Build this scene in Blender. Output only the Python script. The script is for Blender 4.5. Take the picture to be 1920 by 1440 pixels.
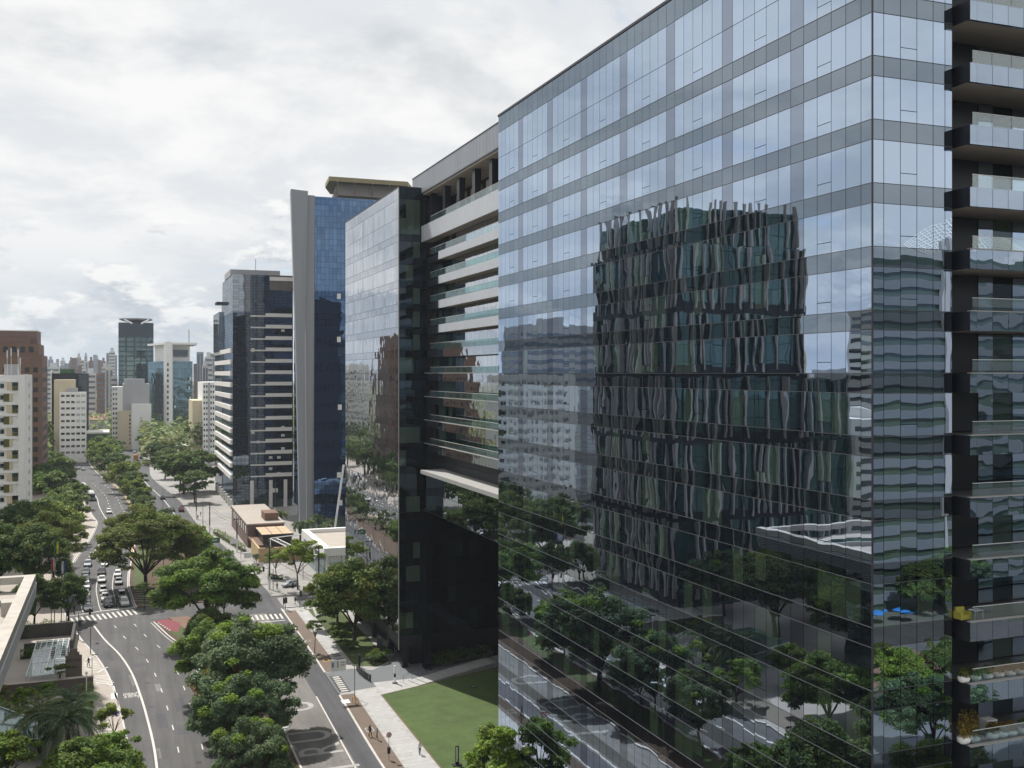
import bpy, bmesh, math, random
import numpy as np
from mathutils import Matrix, Vector, Euler
R = math.radians
for o in list(bpy.data.objects): bpy.data.objects.remove(o)
SC = bpy.context.scene
COL = SC.collection

# ------------------------------------------------------------------ camera
cd = bpy.data.cameras.new('camera'); cam = bpy.data.objects.new('camera', cd); COL.objects.link(cam)
HAZE = 0.00009
YAW = math.atan(736/1920)
cam.location = (0, 0, 51.0); cam.rotation_euler = (R(90), 0, -YAW)
cd.sensor_width = 36; cd.lens = 36.0; cd.shift_y = -20/1920
cd.clip_start = 0.5; cd.clip_end = 20000
SC.camera = cam
# ------------------------------------------------------------------ sun, sky, exposure
TO_SUN = Vector((-0.21, 0.56, 0.81)).normalized()
sd = bpy.data.lights.new('sun', 'SUN'); sd.energy = 5.0; sd.angle = R(0.6); sd.color = (1.0, 0.955, 0.89)
sun = bpy.data.objects.new('sun', sd); COL.objects.link(sun)
sun.rotation_euler = (-TO_SUN).to_track_quat('-Z', 'Y').to_euler()
W = bpy.data.worlds.new('World'); SC.world = W; W.use_nodes = True
nt = W.node_tree; nt.nodes.clear(); N = nt.nodes.new; L = nt.links.new
sky = N('ShaderNodeTexSky'); sky.sky_type = 'NISHITA'; sky.sun_disc = False
sky.sun_elevation = math.asin(TO_SUN.z); sky.sun_rotation = math.atan2(TO_SUN.x, TO_SUN.y)
sky.air_density = 1.0; sky.dust_density = 1.5; sky.altitude = 700
tc = N('ShaderNodeTexCoord'); sp = N('ShaderNodeSeparateXYZ'); L(tc.outputs['Generated'], sp.inputs[0])
def mth(op, a, b=None, clamp=False):
    n = N('ShaderNodeMath'); n.operation = op; n.use_clamp = clamp
    for i, x in enumerate((a, b)):
        if x is None: continue
        if isinstance(x, (int, float)): n.inputs[i].default_value = x
        else: L(x, n.inputs[i])
    return n.outputs[0]
def mrange(v, a, b, c=0.0, d=1.0):
    n = N('ShaderNodeMapRange'); n.interpolation_type = 'SMOOTHSTEP'; L(v, n.inputs[0])
    for i, x in enumerate((a, b, c, d)): n.inputs[i+1].default_value = x
    return n.outputs[0]
zc = mth('ADD', mth('MAXIMUM', sp.outputs[2], 0.0), 0.26)
cv = N('ShaderNodeCombineXYZ'); L(mth('DIVIDE', sp.outputs[0], zc), cv.inputs[0]); L(mth('DIVIDE', sp.outputs[1], zc), cv.inputs[1])
def wnoise(scale, detail, off, rough=0.55, dist=0.0):
    mp = N('ShaderNodeMapping'); mp.inputs['Location'].default_value = off; L(cv.outputs[0], mp.inputs[0])
    n = N('ShaderNodeTexNoise'); n.inputs['Scale'].default_value = scale; n.inputs['Detail'].default_value = detail
    n.inputs['Roughness'].default_value = rough; n.inputs['Distortion'].default_value = dist
    L(mp.outputs[0], n.inputs['Vector']); return n.outputs[0]
def mixc(f, a, b):
    n = N('ShaderNodeMix'); n.data_type = 'RGBA'
    if isinstance(f, (int, float)): n.inputs[0].default_value = f
    else: L(f, n.inputs[0])
    for i, x in ((6, a), (7, b)):
        if isinstance(x, tuple): n.inputs[i].default_value = (*x, 1)
        else: L(x, n.inputs[i])
    return n.outputs[2]
OX, OY = 4.3, 1.7
big = wnoise(0.5, 3, (OX, OY, 0)); det = wnoise(2.2, 10, (2.1, 7.4, 0), 0.6, 0.25); shade = wnoise(1.5, 8, (9.2, 3.1, 1), 0.56, 0.2)
cover = mth('ADD', mth('MULTIPLY', big, 0.5), mth('MULTIPLY', det, 0.5))
mask = mrange(cover, 0.335, 0.45)
grey = mrange(shade, 0.52, 0.66)
hz = mrange(sp.outputs[2], -0.02, 0.17, 1.0, 0.0)
puff = mrange(det, 0.38, 0.60)
cl = mixc(puff, (0.73, 0.755, 0.78), (0.89, 0.89, 0.885))
cl = mixc(mth('MULTIPLY', grey, 0.52), cl, (0.42, 0.47, 0.52))
cl = mixc(mth('MULTIPLY', hz, 0.85), cl, (0.52, 0.59, 0.66))
# low cumulus bank: noise laid out by bearing and elevation, bright crests over grey bases
az = mth('ARCTAN2', sp.outputs[0], sp.outputs[1])
def bank(dz):
    c3 = N('ShaderNodeCombineXYZ'); L(mth('MULTIPLY', az, 9.0), c3.inputs[0]); L(mth('MULTIPLY', mth('ADD', sp.outputs[2], dz), 20.0), c3.inputs[1])
    n = N('ShaderNodeTexNoise'); n.inputs['Scale'].default_value = 1.0; n.inputs['Detail'].default_value = 9; n.inputs['Roughness'].default_value = 0.60; L(c3.outputs[0], n.inputs['Vector']); return n.outputs[0]
b0 = bank(0.0); b1 = bank(0.016)
bmask = mrange(mth('SUBTRACT', b0, mth('MULTIPLY', sp.outputs[2], 1.1)), 0.365, 0.465)
crest = mrange(mth('SUBTRACT', b0, b1), -0.06, 0.08)
cum = mixc(crest, (0.48, 0.53, 0.59), (0.90, 0.90, 0.89))
cum = mixc(mrange(sp.outputs[2], 0.0, 0.07, 0.75, 0.0), cum, (0.56, 0.625, 0.69))
cl = mixc(mth('MULTIPLY', bmask, 0.85), cl, cum)
bg1 = N('ShaderNodeBackground'); L(sky.outputs[0], bg1.inputs[0]); bg1.inputs[1].default_value = 0.11
bg2 = N('ShaderNodeBackground'); L(cl, bg2.inputs[0]); bg2.inputs[1].default_value = 1.0
mx = N('ShaderNodeMixShader'); L(mth('MAXIMUM', mask, mth('MULTIPLY', hz, 0.96)), mx.inputs[0]); L(bg1.outputs[0], mx.inputs[1]); L(bg2.outputs[0], mx.inputs[2])
wo = N('ShaderNodeOutputWorld'); L(mx.outputs[0], wo.inputs[0])
SC.view_settings.view_transform = 'Standard'; SC.view_settings.look = 'None'
SC.view_settings.exposure = 0.1; SC.view_settings.gamma = 1.0; SC.view_settings.use_curve_mapping = False
SC.render.engine = 'CYCLES'
cy = SC.cycles; cy.use_denoising = True; cy.max_bounces = 8; cy.diffuse_bounces = 3; cy.glossy_bounces = 4
cy.transmission_bounces = 4; cy.transparent_max_bounces = 12; cy.volume_bounces = 0
cy.caustics_reflective = False; cy.caustics_refractive = False; cy.sample_clamp_indirect = 6.0
cy.use_adaptive_sampling = True; cy.adaptive_threshold = 0.01
try: cy.denoiser = 'OPENIMAGEDENOISE'
except Exception: pass

# ------------------------------------------------------------------ materials
class NT:
    def __init__(s, name):
        s.m = bpy.data.materials.new(name); s.m.use_nodes = True; s.t = s.m.node_tree; s.t.nodes.clear()
        s.out = s.t.nodes.new('ShaderNodeOutputMaterial')
    def n(s, typ, **kw):
        x = s.t.nodes.new(typ)
        for k, v in kw.items():
            if k.startswith('_'): setattr(x, k[1:], v)
            else:
                i = x.inputs[int(k[1:])] if k[0] == 'i' and k[1:].isdigit() else x.inputs[k.replace('__', ' ')]
                if isinstance(v, bpy.types.NodeSocket): s.t.links.new(v, i)
                else: i.default_value = v
        return x
    def pos(s, sc=(1, 1, 1)):
        g = s.n('ShaderNodeNewGeometry')
        return s.n('ShaderNodeMapping', Vector=g.outputs['Position'], Scale=sc).outputs[0]
    def noise(s, scale, detail=4, vec=None, rough=0.55):
        return s.n('ShaderNodeTexNoise', Scale=scale, Detail=detail, Roughness=rough, Vector=vec or s.pos()).outputs[0]
    def ramp(s, fac, stops):
        r = s.n('ShaderNodeValToRGB', Fac=fac); e = r.color_ramp.elements
        e[0].position, e[0].color = stops[0][0], (*stops[0][1], 1); e[1].position, e[1].color = stops[-1][0], (*stops[-1][1], 1)
        for p, c in stops[1:-1]: x = e.new(p); x.color = (*c, 1)
        return r.outputs[0]
    def mixc(s, f, a, b, blend='MIX'):
        x = s.n('ShaderNodeMix', _data_type='RGBA', _blend_type=blend)
        for i, v in ((0, f), (6, a), (7, b)):
            if isinstance(v, bpy.types.NodeSocket): s.t.links.new(v, x.inputs[i])
            else: x.inputs[i].default_value = (*v, 1) if isinstance(v, tuple) else v
        return x.outputs[2]
    def math(s, op, a, b=0.0):
        return s.n('ShaderNodeMath', _operation=op, i0=a, i1=b).outputs[0]
    def bump(s, h, dist, strength=1.0):
        return s.n('ShaderNodeBump', Height=h, Distance=dist, Strength=strength).outputs[0]
    def fin(s, sh):
        s.t.links.new(sh, s.out.inputs['Surface']); return s.m
def rnd_island(t):
    g = t.n('ShaderNodeNewGeometry').outputs['Random Per Island']; o = t.n('ShaderNodeObjectInfo').outputs['Random']
    return t.math('FRACT', t.math('ADD', g, t.math('MULTIPLY', o, 7.31)))
def mat(name, col, rough=0.7, var=0.18, scale=0.6, metal=0.0, fine=0.0, streak=False, spec=0.4, island=0.0, bump=0.0, emit=0):
    t = NT(name)
    dk = tuple(c*(1-var) for c in col); lt = tuple(min(1, c*(1+var*0.7)) for c in col)
    v = t.pos((1, 1, 0.12) if streak else (1, 1, 1))
    f = t.noise(scale, 6, v, 0.62)
    c = t.ramp(f, [(0.3, dk), (0.72, lt)])
    if fine:
        f2 = t.noise(scale*22, 3); c = t.mixc(fine, c, t.ramp(f2, [(0.35, tuple(x*0.6 for x in col)), (0.7, tuple(min(1, x*1.35) for x in col))]))
    if island:
        r = rnd_island(t); c = t.mixc(island, c, t.ramp(r, [(0, tuple(x*0.6 for x in col)), (1, tuple(min(1, x*1.3) for x in col))]))
    b = t.n('ShaderNodeBsdfPrincipled', Roughness=rough, Metallic=metal)
    t.t.links.new(c, b.inputs['Base Color']); b.inputs['Specular IOR Level'].default_value = spec
    if bump: t.t.links.new(t.bump(t.noise(scale*12, 4), bump), b.inputs['Normal'])
    if emit: b.inputs['Emission Color'].default_value = (*col, 1); b.inputs['Emission Strength'].default_value = emit
    return t.fin(b.outputs[0])
def glass(name, refl, tint, base, wave=0.006, wscale=0.42, blinds=None, bfrac=0.25, grid=None, rough=0.004, fres=True, gdark=0.25):
    """mirror-coated facade glass: a dark (or blind-backed) body under a tinted reflective coat"""
    t = NT(name)
    rp = rnd_island(t); vadd = t.n('ShaderNodeVectorMath', _operation='ADD', i0=t.pos((0.9, 0.9, 1.0)), i1=t.n('ShaderNodeCombineXYZ', X=t.math('MULTIPLY', rp, 0.25), Y=t.math('MULTIPLY', rp, 0.25)).outputs[0]).outputs[0]
    nv = t.noise(wscale, 1.5, vadd, 0.45)
    nrm = t.bump(nv, wave)
    bc = base
    if blinds:
        r = rnd_island(t); bc = t.mixc(t.math('LESS_THAN', r, bfrac), base, blinds)
    fac = refl; ft = None
    if grid:
        w, h, mw = grid
        g = t.n('ShaderNodeNewGeometry'); s3 = t.n('ShaderNodeSeparateXYZ', Vector=g.outputs['Position'])
        uv = t.n('ShaderNodeCombineXYZ', X=t.math('ADD', s3.outputs[0], s3.outputs[1]), Y=s3.outputs[2]).outputs[0]
        br = t.n('ShaderNodeTexBrick', _offset=0.0, Vector=uv, Scale=1.0, Color1=(1, 1, 1, 1), Color2=(0.72, 0.72, 0.72, 1), Mortar=(gdark, gdark, gdark, 1))
        br.inputs['Brick Width'].default_value = w; br.inputs['Row Height'].default_value = h; br.inputs['Mortar Size'].default_value = mw; br.inputs['Mortar Smooth'].default_value = 0.1
        ft = br.outputs[0]
    gl = t.n('ShaderNodeBsdfGlossy', Roughness=rough, Normal=nrm)
    t.t.links.new(t.ramp(rp, [(0.0, tuple(x*0.90 for x in tint)), (1.0, tint)]), gl.inputs['Color'])
    df = t.n('ShaderNodeBsdfDiffuse')
    if isinstance(bc, tuple): df.inputs[0].default_value = (*bc, 1)
    else: t.t.links.new(bc, df.inputs[0])
    if fres:
        fr = t.n('ShaderNodeLayerWeight', Blend=0.25).outputs['Fresnel']
        fac = t.math('ADD', t.math('MULTIPLY', fr, (1-refl)*0.55), refl)
    if ft is not None: fac = t.math('MULTIPLY', fac, ft)
    m = t.n('ShaderNodeMixShader', i1=df.outputs[0], i2=gl.outputs[0])
    if isinstance(fac, float): m.inputs[0].default_value = fac
    else: t.t.links.new(fac, m.inputs[0])
    return t.fin(m.outputs[0])
def clear_glass(name, tint=(0.80, 0.90, 0.86), refl=0.16, milky=0.12):
    t = NT(name)
    tr = t.n('ShaderNodeBsdfTransparent'); tr.inputs[0].default_value = (*tint, 1)
    gl = t.n('ShaderNodeBsdfGlossy', Roughness=0.01); gl.inputs[0].default_value = (0.9, 0.95, 0.95, 1)
    df = t.n('ShaderNodeBsdfDiffuse'); df.inputs[0].default_value = (0.55, 0.66, 0.62, 1)
    a = t.n('ShaderNodeMixShader', i0=milky, i1=tr.outputs[0], i2=df.outputs[0])
    b = t.n('ShaderNodeMixShader', i0=refl, i1=a.outputs[0], i2=gl.outputs[0])
    return t.fin(b.outputs[0])
def leafmat(name, cols, trans=0.3):
    cols = [tuple(x*q for x in c) for c, q in zip(cols, (1.9, 2.25, 2.05))]
    t = NT(name)
    r = rnd_island(t); big = t.noise(0.35, 3)
    f = t.math('ADD', t.math('MULTIPLY', r, 0.55), t.math('MULTIPLY', big, 0.55))
    c = t.ramp(f, [(0.12, cols[0]), (0.5, cols[1]), (0.92, cols[2])])
    oi = t.n('ShaderNodeObjectInfo').outputs['Random']
    c = t.mixc(1.0, c, t.ramp(oi, [(0.0, (0.80, 0.92, 0.95)), (0.5, (1.0, 1.0, 1.0)), (1.0, (1.28, 1.12, 0.85))]), 'MULTIPLY')
    d = t.n('ShaderNodeBsdfPrincipled', Roughness=0.6); t.t.links.new(c, d.inputs['Base Color']); d.inputs['Specular IOR Level'].default_value = 0.18
    tl = t.n('ShaderNodeBsdfTranslucent'); t.t.links.new(t.mixc(0.5, c, (cols[2][0]*1.1, cols[2][1]*1.15, cols[2][2]*0.8)), tl.inputs[0])
    return t.fin(t.n('ShaderNodeMixShader', i0=trans, i1=d.outputs[0], i2=tl.outputs[0]).outputs[0])

def asphalt(name, col, rough=0.86, stretch=(0.9, 0.035), amt=0.30):
    """worn surface: long streaks along the traffic, repair patches, stains and aggregate"""
    t = NT(name)
    s1 = t.noise(0.9, 4, t.pos((stretch[0], stretch[1], 1)), 0.6); s2 = t.noise(0.09, 5); s3 = t.noise(1.6, 5); s4 = t.noise(14, 2)
    k = lambda q: tuple(min(1, c*q) for c in col)
    c = t.ramp(s1, [(0.34, k(1-amt*1.5)), (0.66, k(1+amt*1.5))])
    c = t.mixc(0.5, c, t.ramp(s2, [(0.35, k(1-amt*1.2)), (0.66, k(1+amt*1.1))]))
    c = t.mixc(t.n('ShaderNodeMapRange', i0=s3, i1=0.62, i2=0.74).outputs[0], c, k(1-amt*1.7))
    c = t.mixc(0.3, c, t.ramp(s4, [(0.35, k(0.6)), (0.68, k(1.4))]))
    v = t.n('ShaderNodeTexVoronoi', _feature='DISTANCE_TO_EDGE', Scale=0.16, Vector=t.pos()).outputs[0]
    wob = t.math('ADD', v, t.math('MULTIPLY', t.math('SUBTRACT', s3, 0.5), 0.05))
    c = t.mixc(t.n('ShaderNodeMapRange', i0=wob, i1=0.006, i2=0.0, i3=0.0, i4=0.55).outputs[0], c, k(0.55))
    b = t.n('ShaderNodeBsdfPrincipled', Roughness=rough); t.t.links.new(c, b.inputs['Base Color']); b.inputs['Specular IOR Level'].default_value = 0.3
    t.t.links.new(t.bump(s4, 0.006), b.inputs['Normal']); return t.fin(b.outputs[0])
M = {}
M['vision'] = glass('vision_glass', 0.68, (0.665, 0.80, 1.0), (0.003, 0.004, 0.005), 0.0110, 0.27, (0.050, 0.078, 0.044), 0.26)
M['spandrel'] = glass('spandrel_glass', 0.34, (0.66, 0.79, 0.92), (0.005, 0.006, 0.009), 0.0120, 0.27)
M['column'] = glass('column_glass', 0.42, (0.68, 0.79, 0.98), (0.005, 0.006, 0.010), 0.0110, 0.27)
M['vision2'] = glass('wing_glass', 0.66, (0.90, 0.94, 1.0), (0.003, 0.004, 0.005), 0.011, 0.5, (0.03, 0.04, 0.03), 0.2)
M['spandrel2'] = glass('wing_spandrel_glass', 0.57, (0.86, 0.91, 0.98), (0.006, 0.008, 0.01), 0.011, 0.5)
M['sideglass'] = glass('dark_side_glass', 0.10, (0.55, 0.72, 0.85), (0.006, 0.010, 0.013), 0.014, 0.5, (0.060, 0.085, 0.065), 0.5)
M['sidespan'] = glass('dark_side_spandrel', 0.06, (0.5, 0.62, 0.75), (0.006, 0.008, 0.011), 0.01, 0.5)
M['core'] = mat('facade_joint', (0.012, 0.014, 0.018), 0.6)
M['coping'] = mat('dark_coping', (0.03, 0.03, 0.045), 0.5)
M['fascia'] = mat('aluminium_fascia', (0.52, 0.54, 0.575), 0.4, 0.06, 0.4, metal=0.1)
M['parapet'] = mat('grey_parapet', (0.27, 0.29, 0.32), 0.45, 0.10, 0.3, metal=0.2, streak=True)
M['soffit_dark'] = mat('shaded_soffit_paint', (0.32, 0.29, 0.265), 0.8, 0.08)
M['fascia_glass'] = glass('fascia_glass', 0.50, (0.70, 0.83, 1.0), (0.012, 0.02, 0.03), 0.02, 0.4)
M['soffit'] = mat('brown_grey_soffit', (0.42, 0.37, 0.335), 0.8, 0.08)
M['terrace_wall'] = mat('taupe_wall', (0.62, 0.53, 0.48), 0.8, 0.08)
M['pier'] = mat('dark_stone_pier', (0.012, 0.014, 0.02), 0.35)
M['rail'] = clear_glass('balustrade_glass', (0.84, 0.91, 0.93), 0.16, 0.025)
M['rail2'] = clear_glass('green_balustrade_glass', (0.55, 0.74, 0.74), 0.20, 0.035)
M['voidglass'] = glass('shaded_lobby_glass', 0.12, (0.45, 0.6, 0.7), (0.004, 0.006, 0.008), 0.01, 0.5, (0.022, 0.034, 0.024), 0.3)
M['white_slab'] = mat('pale_slab_edge', (0.33, 0.325, 0.315), 0.7, 0.08)
M['asphalt'] = asphalt('asphalt', (0.098, 0.096, 0.097))
M['asphalt_dark'] = asphalt('new_asphalt', (0.082, 0.082, 0.088))
M['asphalt_pale'] = asphalt('worn_asphalt', (0.175, 0.168, 0.158))
M['paint'] = mat('road_paint', (0.60, 0.58, 0.54), 0.7, 0.22, 0.9, fine=0.35)
M['paint_worn'] = mat('worn_road_paint', (0.40, 0.39, 0.37), 0.8, 0.2, 0.8, fine=0.3)
M['red_path'] = mat('red_cycle_paint', (0.20, 0.040, 0.055), 0.8, 0.15, 0.8)
M['conc'] = mat('light_concrete', (0.37, 0.36, 0.345), 0.8, 0.12, 0.5)
M['slab'] = mat('granite_paving', (0.42, 0.415, 0.41), 0.75, 0.10, 0.35, fine=0.12, island=0.16)
M['slab_warm'] = mat('concrete_paving', (0.40, 0.355, 0.31), 0.8, 0.12, 0.3, fine=0.12, island=0.14)
M['paver_brown'] = mat('brown_block_paving', (0.165, 0.125, 0.10), 0.85, 0.25, 0.7, fine=0.5)
M['cobble'] = mat('dark_driveway_paving', (0.15, 0.16, 0.17), 0.8, 0.12, 0.6, fine=0.35)
M['kerb'] = mat('kerb_stone', (0.55, 0.53, 0.50), 0.8, 0.12, 0.7)
M['lawn'] = asphalt('artificial_lawn', (0.076, 0.114, 0.037), 0.95, (0.5, 0.5), 0.22)
M['soil'] = mat('planting_soil', (0.10, 0.065, 0.045), 0.95, 0.3, 0.4, fine=0.4)
M['ground'] = mat('city_ground', (0.10, 0.105, 0.085), 0.95, 0.45, 0.012, fine=0.2)
M['turf'] = mat('rough_turf', (0.075, 0.10, 0.032), 0.95, 0.3, 0.3, fine=0.4)
M['brownconc'] = mat('brown_concrete', (0.15, 0.125, 0.105), 0.85, 0.18, 0.5, streak=True)
M['darkconc'] = mat('stained_concrete', (0.075, 0.07, 0.065), 0.85, 0.3, 0.5, streak=True)
M['white'] = mat('white_paint', (0.82, 0.82, 0.80), 0.7, 0.06, 0.3, streak=True)
M['offwhite'] = mat('off_white_render', (0.70, 0.685, 0.65), 0.8, 0.08, 0.15, streak=True)
M['greywall'] = mat('grey_render', (0.40, 0.40, 0.41), 0.8, 0.1, 0.15, streak=True)
M['cream'] = mat('cream_render', (0.60, 0.52, 0.37), 0.8, 0.08, 0.15, streak=True)
M['olive'] = mat('olive_panel', (0.10, 0.10, 0.025), 0.7, 0.1)
M['brick'] = mat('brown_brick', (0.185, 0.112, 0.078), 0.85, 0.12, 0.25, fine=0.2)
M['brick2'] = mat('purple_brick', (0.19, 0.12, 0.105), 0.85, 0.12, 0.25, fine=0.2)
M['finconc'] = mat('fin_concrete', (0.29, 0.30, 0.32), 0.6, 0.10, 0.06, streak=True)
M['beigeband'] = mat('pale_stone_band', (0.80, 0.77, 0.73), 0.7, 0.06, 0.3)
M['winglass'] = glass('window_glass', 0.22, (0.85, 0.92, 1.0), (0.012, 0.014, 0.018), 0.006, 0.6)
M['metal'] = mat('grey_metal', (0.22, 0.225, 0.23), 0.45, 0.1, metal=0.6)
M['darkmetal'] = mat('dark_metal', (0.02, 0.021, 0.024), 0.5, 0.1)
M['whitemetal'] = mat('white_metal', (0.68, 0.69, 0.69), 0.45, 0.05)
M['bark'] = mat('bark', (0.075, 0.06, 0.05), 0.95, 0.3, 1.5, bump=0.03)
M['yellow'] = mat('yellow_paint', (0.65, 0.38, 0.02), 0.6, 0.08)
M['tyre'] = mat('tyre_rubber', (0.015, 0.015, 0.016), 0.9, 0.1)
M['carglass'] = glass('car_glass', 0.14, (0.9, 0.95, 1), (0.008, 0.009, 0.011), 0.0005, 1.0)
M['lamp'] = mat('headlamp', (0.75, 0.76, 0.78), 0.15, 0.03, metal=0.3)
M['tail'] = mat('tail_lamp', (0.35, 0.01, 0.01), 0.3, 0.03)
M['skin'] = mat('skin', (0.30, 0.18, 0.125), 0.6, 0.05)
M['hair'] = mat('dark_hair', (0.015, 0.011, 0.009), 0.7, 0.1)
# ------------------------------------------------------------------ helpers
def link(o, parent=None):
    COL.objects.link(o)
    if parent is not None: o.parent = parent
    return o
def tag(o, label=None, cat=None, group=None, kind=None):
    if label: o['label'] = label
    if cat: o['category'] = cat
    if group: o['group'] = group
    if kind: o['kind'] = kind
    return o
def empty(name, loc, label, cat, group=None, rz=0.0):
    o = bpy.data.objects.new(name, None); o.location = loc; o.rotation_euler = (0, 0, rz); COL.objects.link(o)
    o.empty_display_size = 0.5
    return tag(o, label, cat, group)
class MB:
    def __init__(s, off=(0, 0, 0)):
        s.v = []; s.f = []; s.m = []; s.o = off
    def add(s, vs, fs, mi=0):
        b = len(s.v); ox, oy, oz = s.o
        s.v += [(x-ox, y-oy, z-oz) for x, y, z in vs]
        s.f += [tuple(b+i for i in f) for f in fs]; s.m += [mi]*len(fs); return s
    def box(s, x0, x1, y0, y1, z0, z1, mi=0):
        return s.add([(x0, y0, z0), (x1, y0, z0), (x1, y1, z0), (x0, y1, z0), (x0, y0, z1), (x1, y0, z1), (x1, y1, z1), (x0, y1, z1)],
                     [(0, 3, 2, 1), (4, 5, 6, 7), (0, 1, 5, 4), (1, 2, 6, 5), (2, 3, 7, 6), (3, 0, 4, 7)], mi)
    def cube(s, cx, cy, cz, sx, sy, sz, mi=0): return s.box(cx-sx/2, cx+sx/2, cy-sy/2, cy+sy/2, cz-sz/2, cz+sz/2, mi)
    def prism(s, poly, z0, z1, mi=0, top=None):
        n = len(poly); tp = top or poly
        a = sum(poly[i][0]*poly[(i+1) % n][1]-poly[(i+1) % n][0]*poly[i][1] for i in range(n))
        if a < 0: poly = poly[::-1]; tp = tp[::-1]
        return s.add([(x, y, z0) for x, y in poly]+[(x, y, z1) for x, y in tp],
                     [tuple(range(n))[::-1], tuple(range(n, 2*n))]+[(i, (i+1) % n, n+(i+1) % n, n+i) for i in range(n)], mi)
    def tube(s, p0, p1, r0, r1=None, n=8, mi=0):
        r1 = r0 if r1 is None else r1; p0 = Vector(p0); p1 = Vector(p1); d = (p1-p0).normalized()
        a = d.orthogonal().normalized(); b = d.cross(a)
        vs = [tuple(p0+(a*math.cos(t)+b*math.sin(t))*r0) for t in [2*math.pi*i/n for i in range(n)]]
        vs += [tuple(p1+(a*math.cos(t)+b*math.sin(t))*r1) for t in [2*math.pi*i/n for i in range(n)]]
        return s.add(vs, [tuple(range(n))[::-1], tuple(range(n, 2*n))]+[(i, (i+1) % n, n+(i+1) % n, n+i) for i in range(n)], mi)
    def path(s, pts, rs, n=8, mi=0):
        for i in range(len(pts)-1): s.tube(pts[i], pts[i+1], rs[i] if hasattr(rs, '__len__') else rs, rs[i+1] if hasattr(rs, '__len__') else rs, n, mi)
        return s
    def lathe(s, c, prof, n=12, mi=0):
        cx, cy, cz = c; k = len(prof); vs = []
        for r, z in prof: vs += [(cx+r*math.cos(2*math.pi*i/n), cy+r*math.sin(2*math.pi*i/n), cz+z) for i in range(n)]
        fs = [(j*n+i, j*n+(i+1) % n, (j+1)*n+(i+1) % n, (j+1)*n+i) for j in range(k-1) for i in range(n)]
        fs += [tuple(range(n))[::-1], tuple(range((k-1)*n, k*n))]
        return s.add(vs, fs, mi)
    def obox(s, c, ang, w, t, h, rx=0.0, rz=0.0, mi=0):
        m = Matrix.Translation(c) @ Matrix.Rotation(ang+rz, 4, 'Z') @ Matrix.Rotation(rx, 4, 'X')
        vs = [tuple(m @ Vector((x*w/2, y*t/2, z*h/2))) for z in (-1, 1) for x, y in ((-1, -1), (1, -1), (1, 1), (-1, 1))]
        return s.add(vs, [(0, 3, 2, 1), (4, 5, 6, 7), (0, 1, 5, 4), (1, 2, 6, 5), (2, 3, 7, 6), (3, 0, 4, 7)], mi)
    def strip(s, left, right, z0, z1=None, mi=0):
        """sheet between two polylines; with z1 a solid with that top"""
        n = len(left)
        if z1 is None:
            return s.add([(x, y, z0) for x, y in left]+[(x, y, z0) for x, y in right], [(i, n+i, n+i+1, i+1) for i in range(n-1)], mi)
        vs = [(x, y, z1) for x, y in left]+[(x, y, z1) for x, y in right]+[(x, y, z0) for x, y in left]+[(x, y, z0) for x, y in right]
        fs = [(i, n+i, n+i+1, i+1) for i in range(n-1)]+[(2*n+i, i, i+1, 2*n+i+1) for i in range(n-1)]+[(n+i, 3*n+i, 3*n+i+1, n+i+1) for i in range(n-1)]
        fs += [(0, 2*n, 3*n, n), (n-1, 2*n-1, 4*n-1, 3*n-1)]
        return s.add(vs, fs, mi)
    def mesh(s, name, mats, smooth=False):
        me = bpy.data.meshes.new(name); me.from_pydata(s.v, [], s.f); ms = mats if isinstance(mats, (list, tuple)) else [mats]
        for m in ms: me.materials.append(M[m] if isinstance(m, str) else m)
        if len(ms) > 1: me.polygons.foreach_set('material_index', s.m)
        if smooth: me.polygons.foreach_set('use_smooth', [True]*len(me.polygons))
        me.update(); return me
    def build(s, name, mats, parent=None, smooth=False, label=None, cat=None, group=None, kind=None):
        o = bpy.data.objects.new(name, s.mesh(name, mats, smooth)); link(o, parent); return tag(o, label, cat, group, kind)
_PM = {}
def piece(name, matn, size, loc, parent, rot=(0, 0, 0)):
    k = (name, matn, tuple(round(x, 2) for x in size))
    if k not in _PM: _PM[k] = MB().cube(0, 0, 0, *size).mesh(name, matn)
    o = bpy.data.objects.new(name, _PM[k]); o.location = loc; o.rotation_euler = rot
    return link(o, parent)
def instance(src, parent=None, **kw):
    c = src.copy(); COL.objects.link(c)
    if parent is not None: c.parent = parent
    return c
def copy_tree(src, loc, rz=0.0, sc=1.0, label=None, group=None):
    c = src.copy(); COL.objects.link(c); c.location = loc; c.rotation_euler = (0, 0, rz); c.scale = (sc,)*3 if isinstance(sc, (int, float)) else sc
    if label: c['label'] = label
    if group: c['group'] = group
    for ch in src.children:
        d = ch.copy(); COL.objects.link(d); d.parent = c
        for g in ch.children:
            e = g.copy(); COL.objects.link(e); e.parent = d
    return c
def interp(pts):
    ys = [p[1] for p in pts]; xs = [p[0] for p in pts]
    def f(y):
        # smooth (Catmull-like) interpolation
        i = max(0, min(len(ys)-2, int(np.searchsorted(ys, y)-1)))
        y0, y1 = ys[i], ys[i+1]; t = (y-y0)/(y1-y0); t = max(0, min(1, t)) if i in (0, len(ys)-2) and not (y0 <= y <= y1) else t
        m0 = (xs[i+1]-xs[i-1])/(ys[i+1]-ys[i-1]) if i > 0 else (xs[i+1]-xs[i])/(y1-y0)
        m1 = (xs[i+2]-xs[i])/(ys[i+2]-ys[i]) if i+2 < len(ys) else (xs[i+1]-xs[i])/(y1-y0)
        h = y1-y0; a = 2*t**3-3*t**2+1; b = t**3-2*t**2+t; c = -2*t**3+3*t**2; d = t**3-t**2
        return a*xs[i]+b*h*m0+c*xs[i+1]+d*h*m1
    return f
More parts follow.
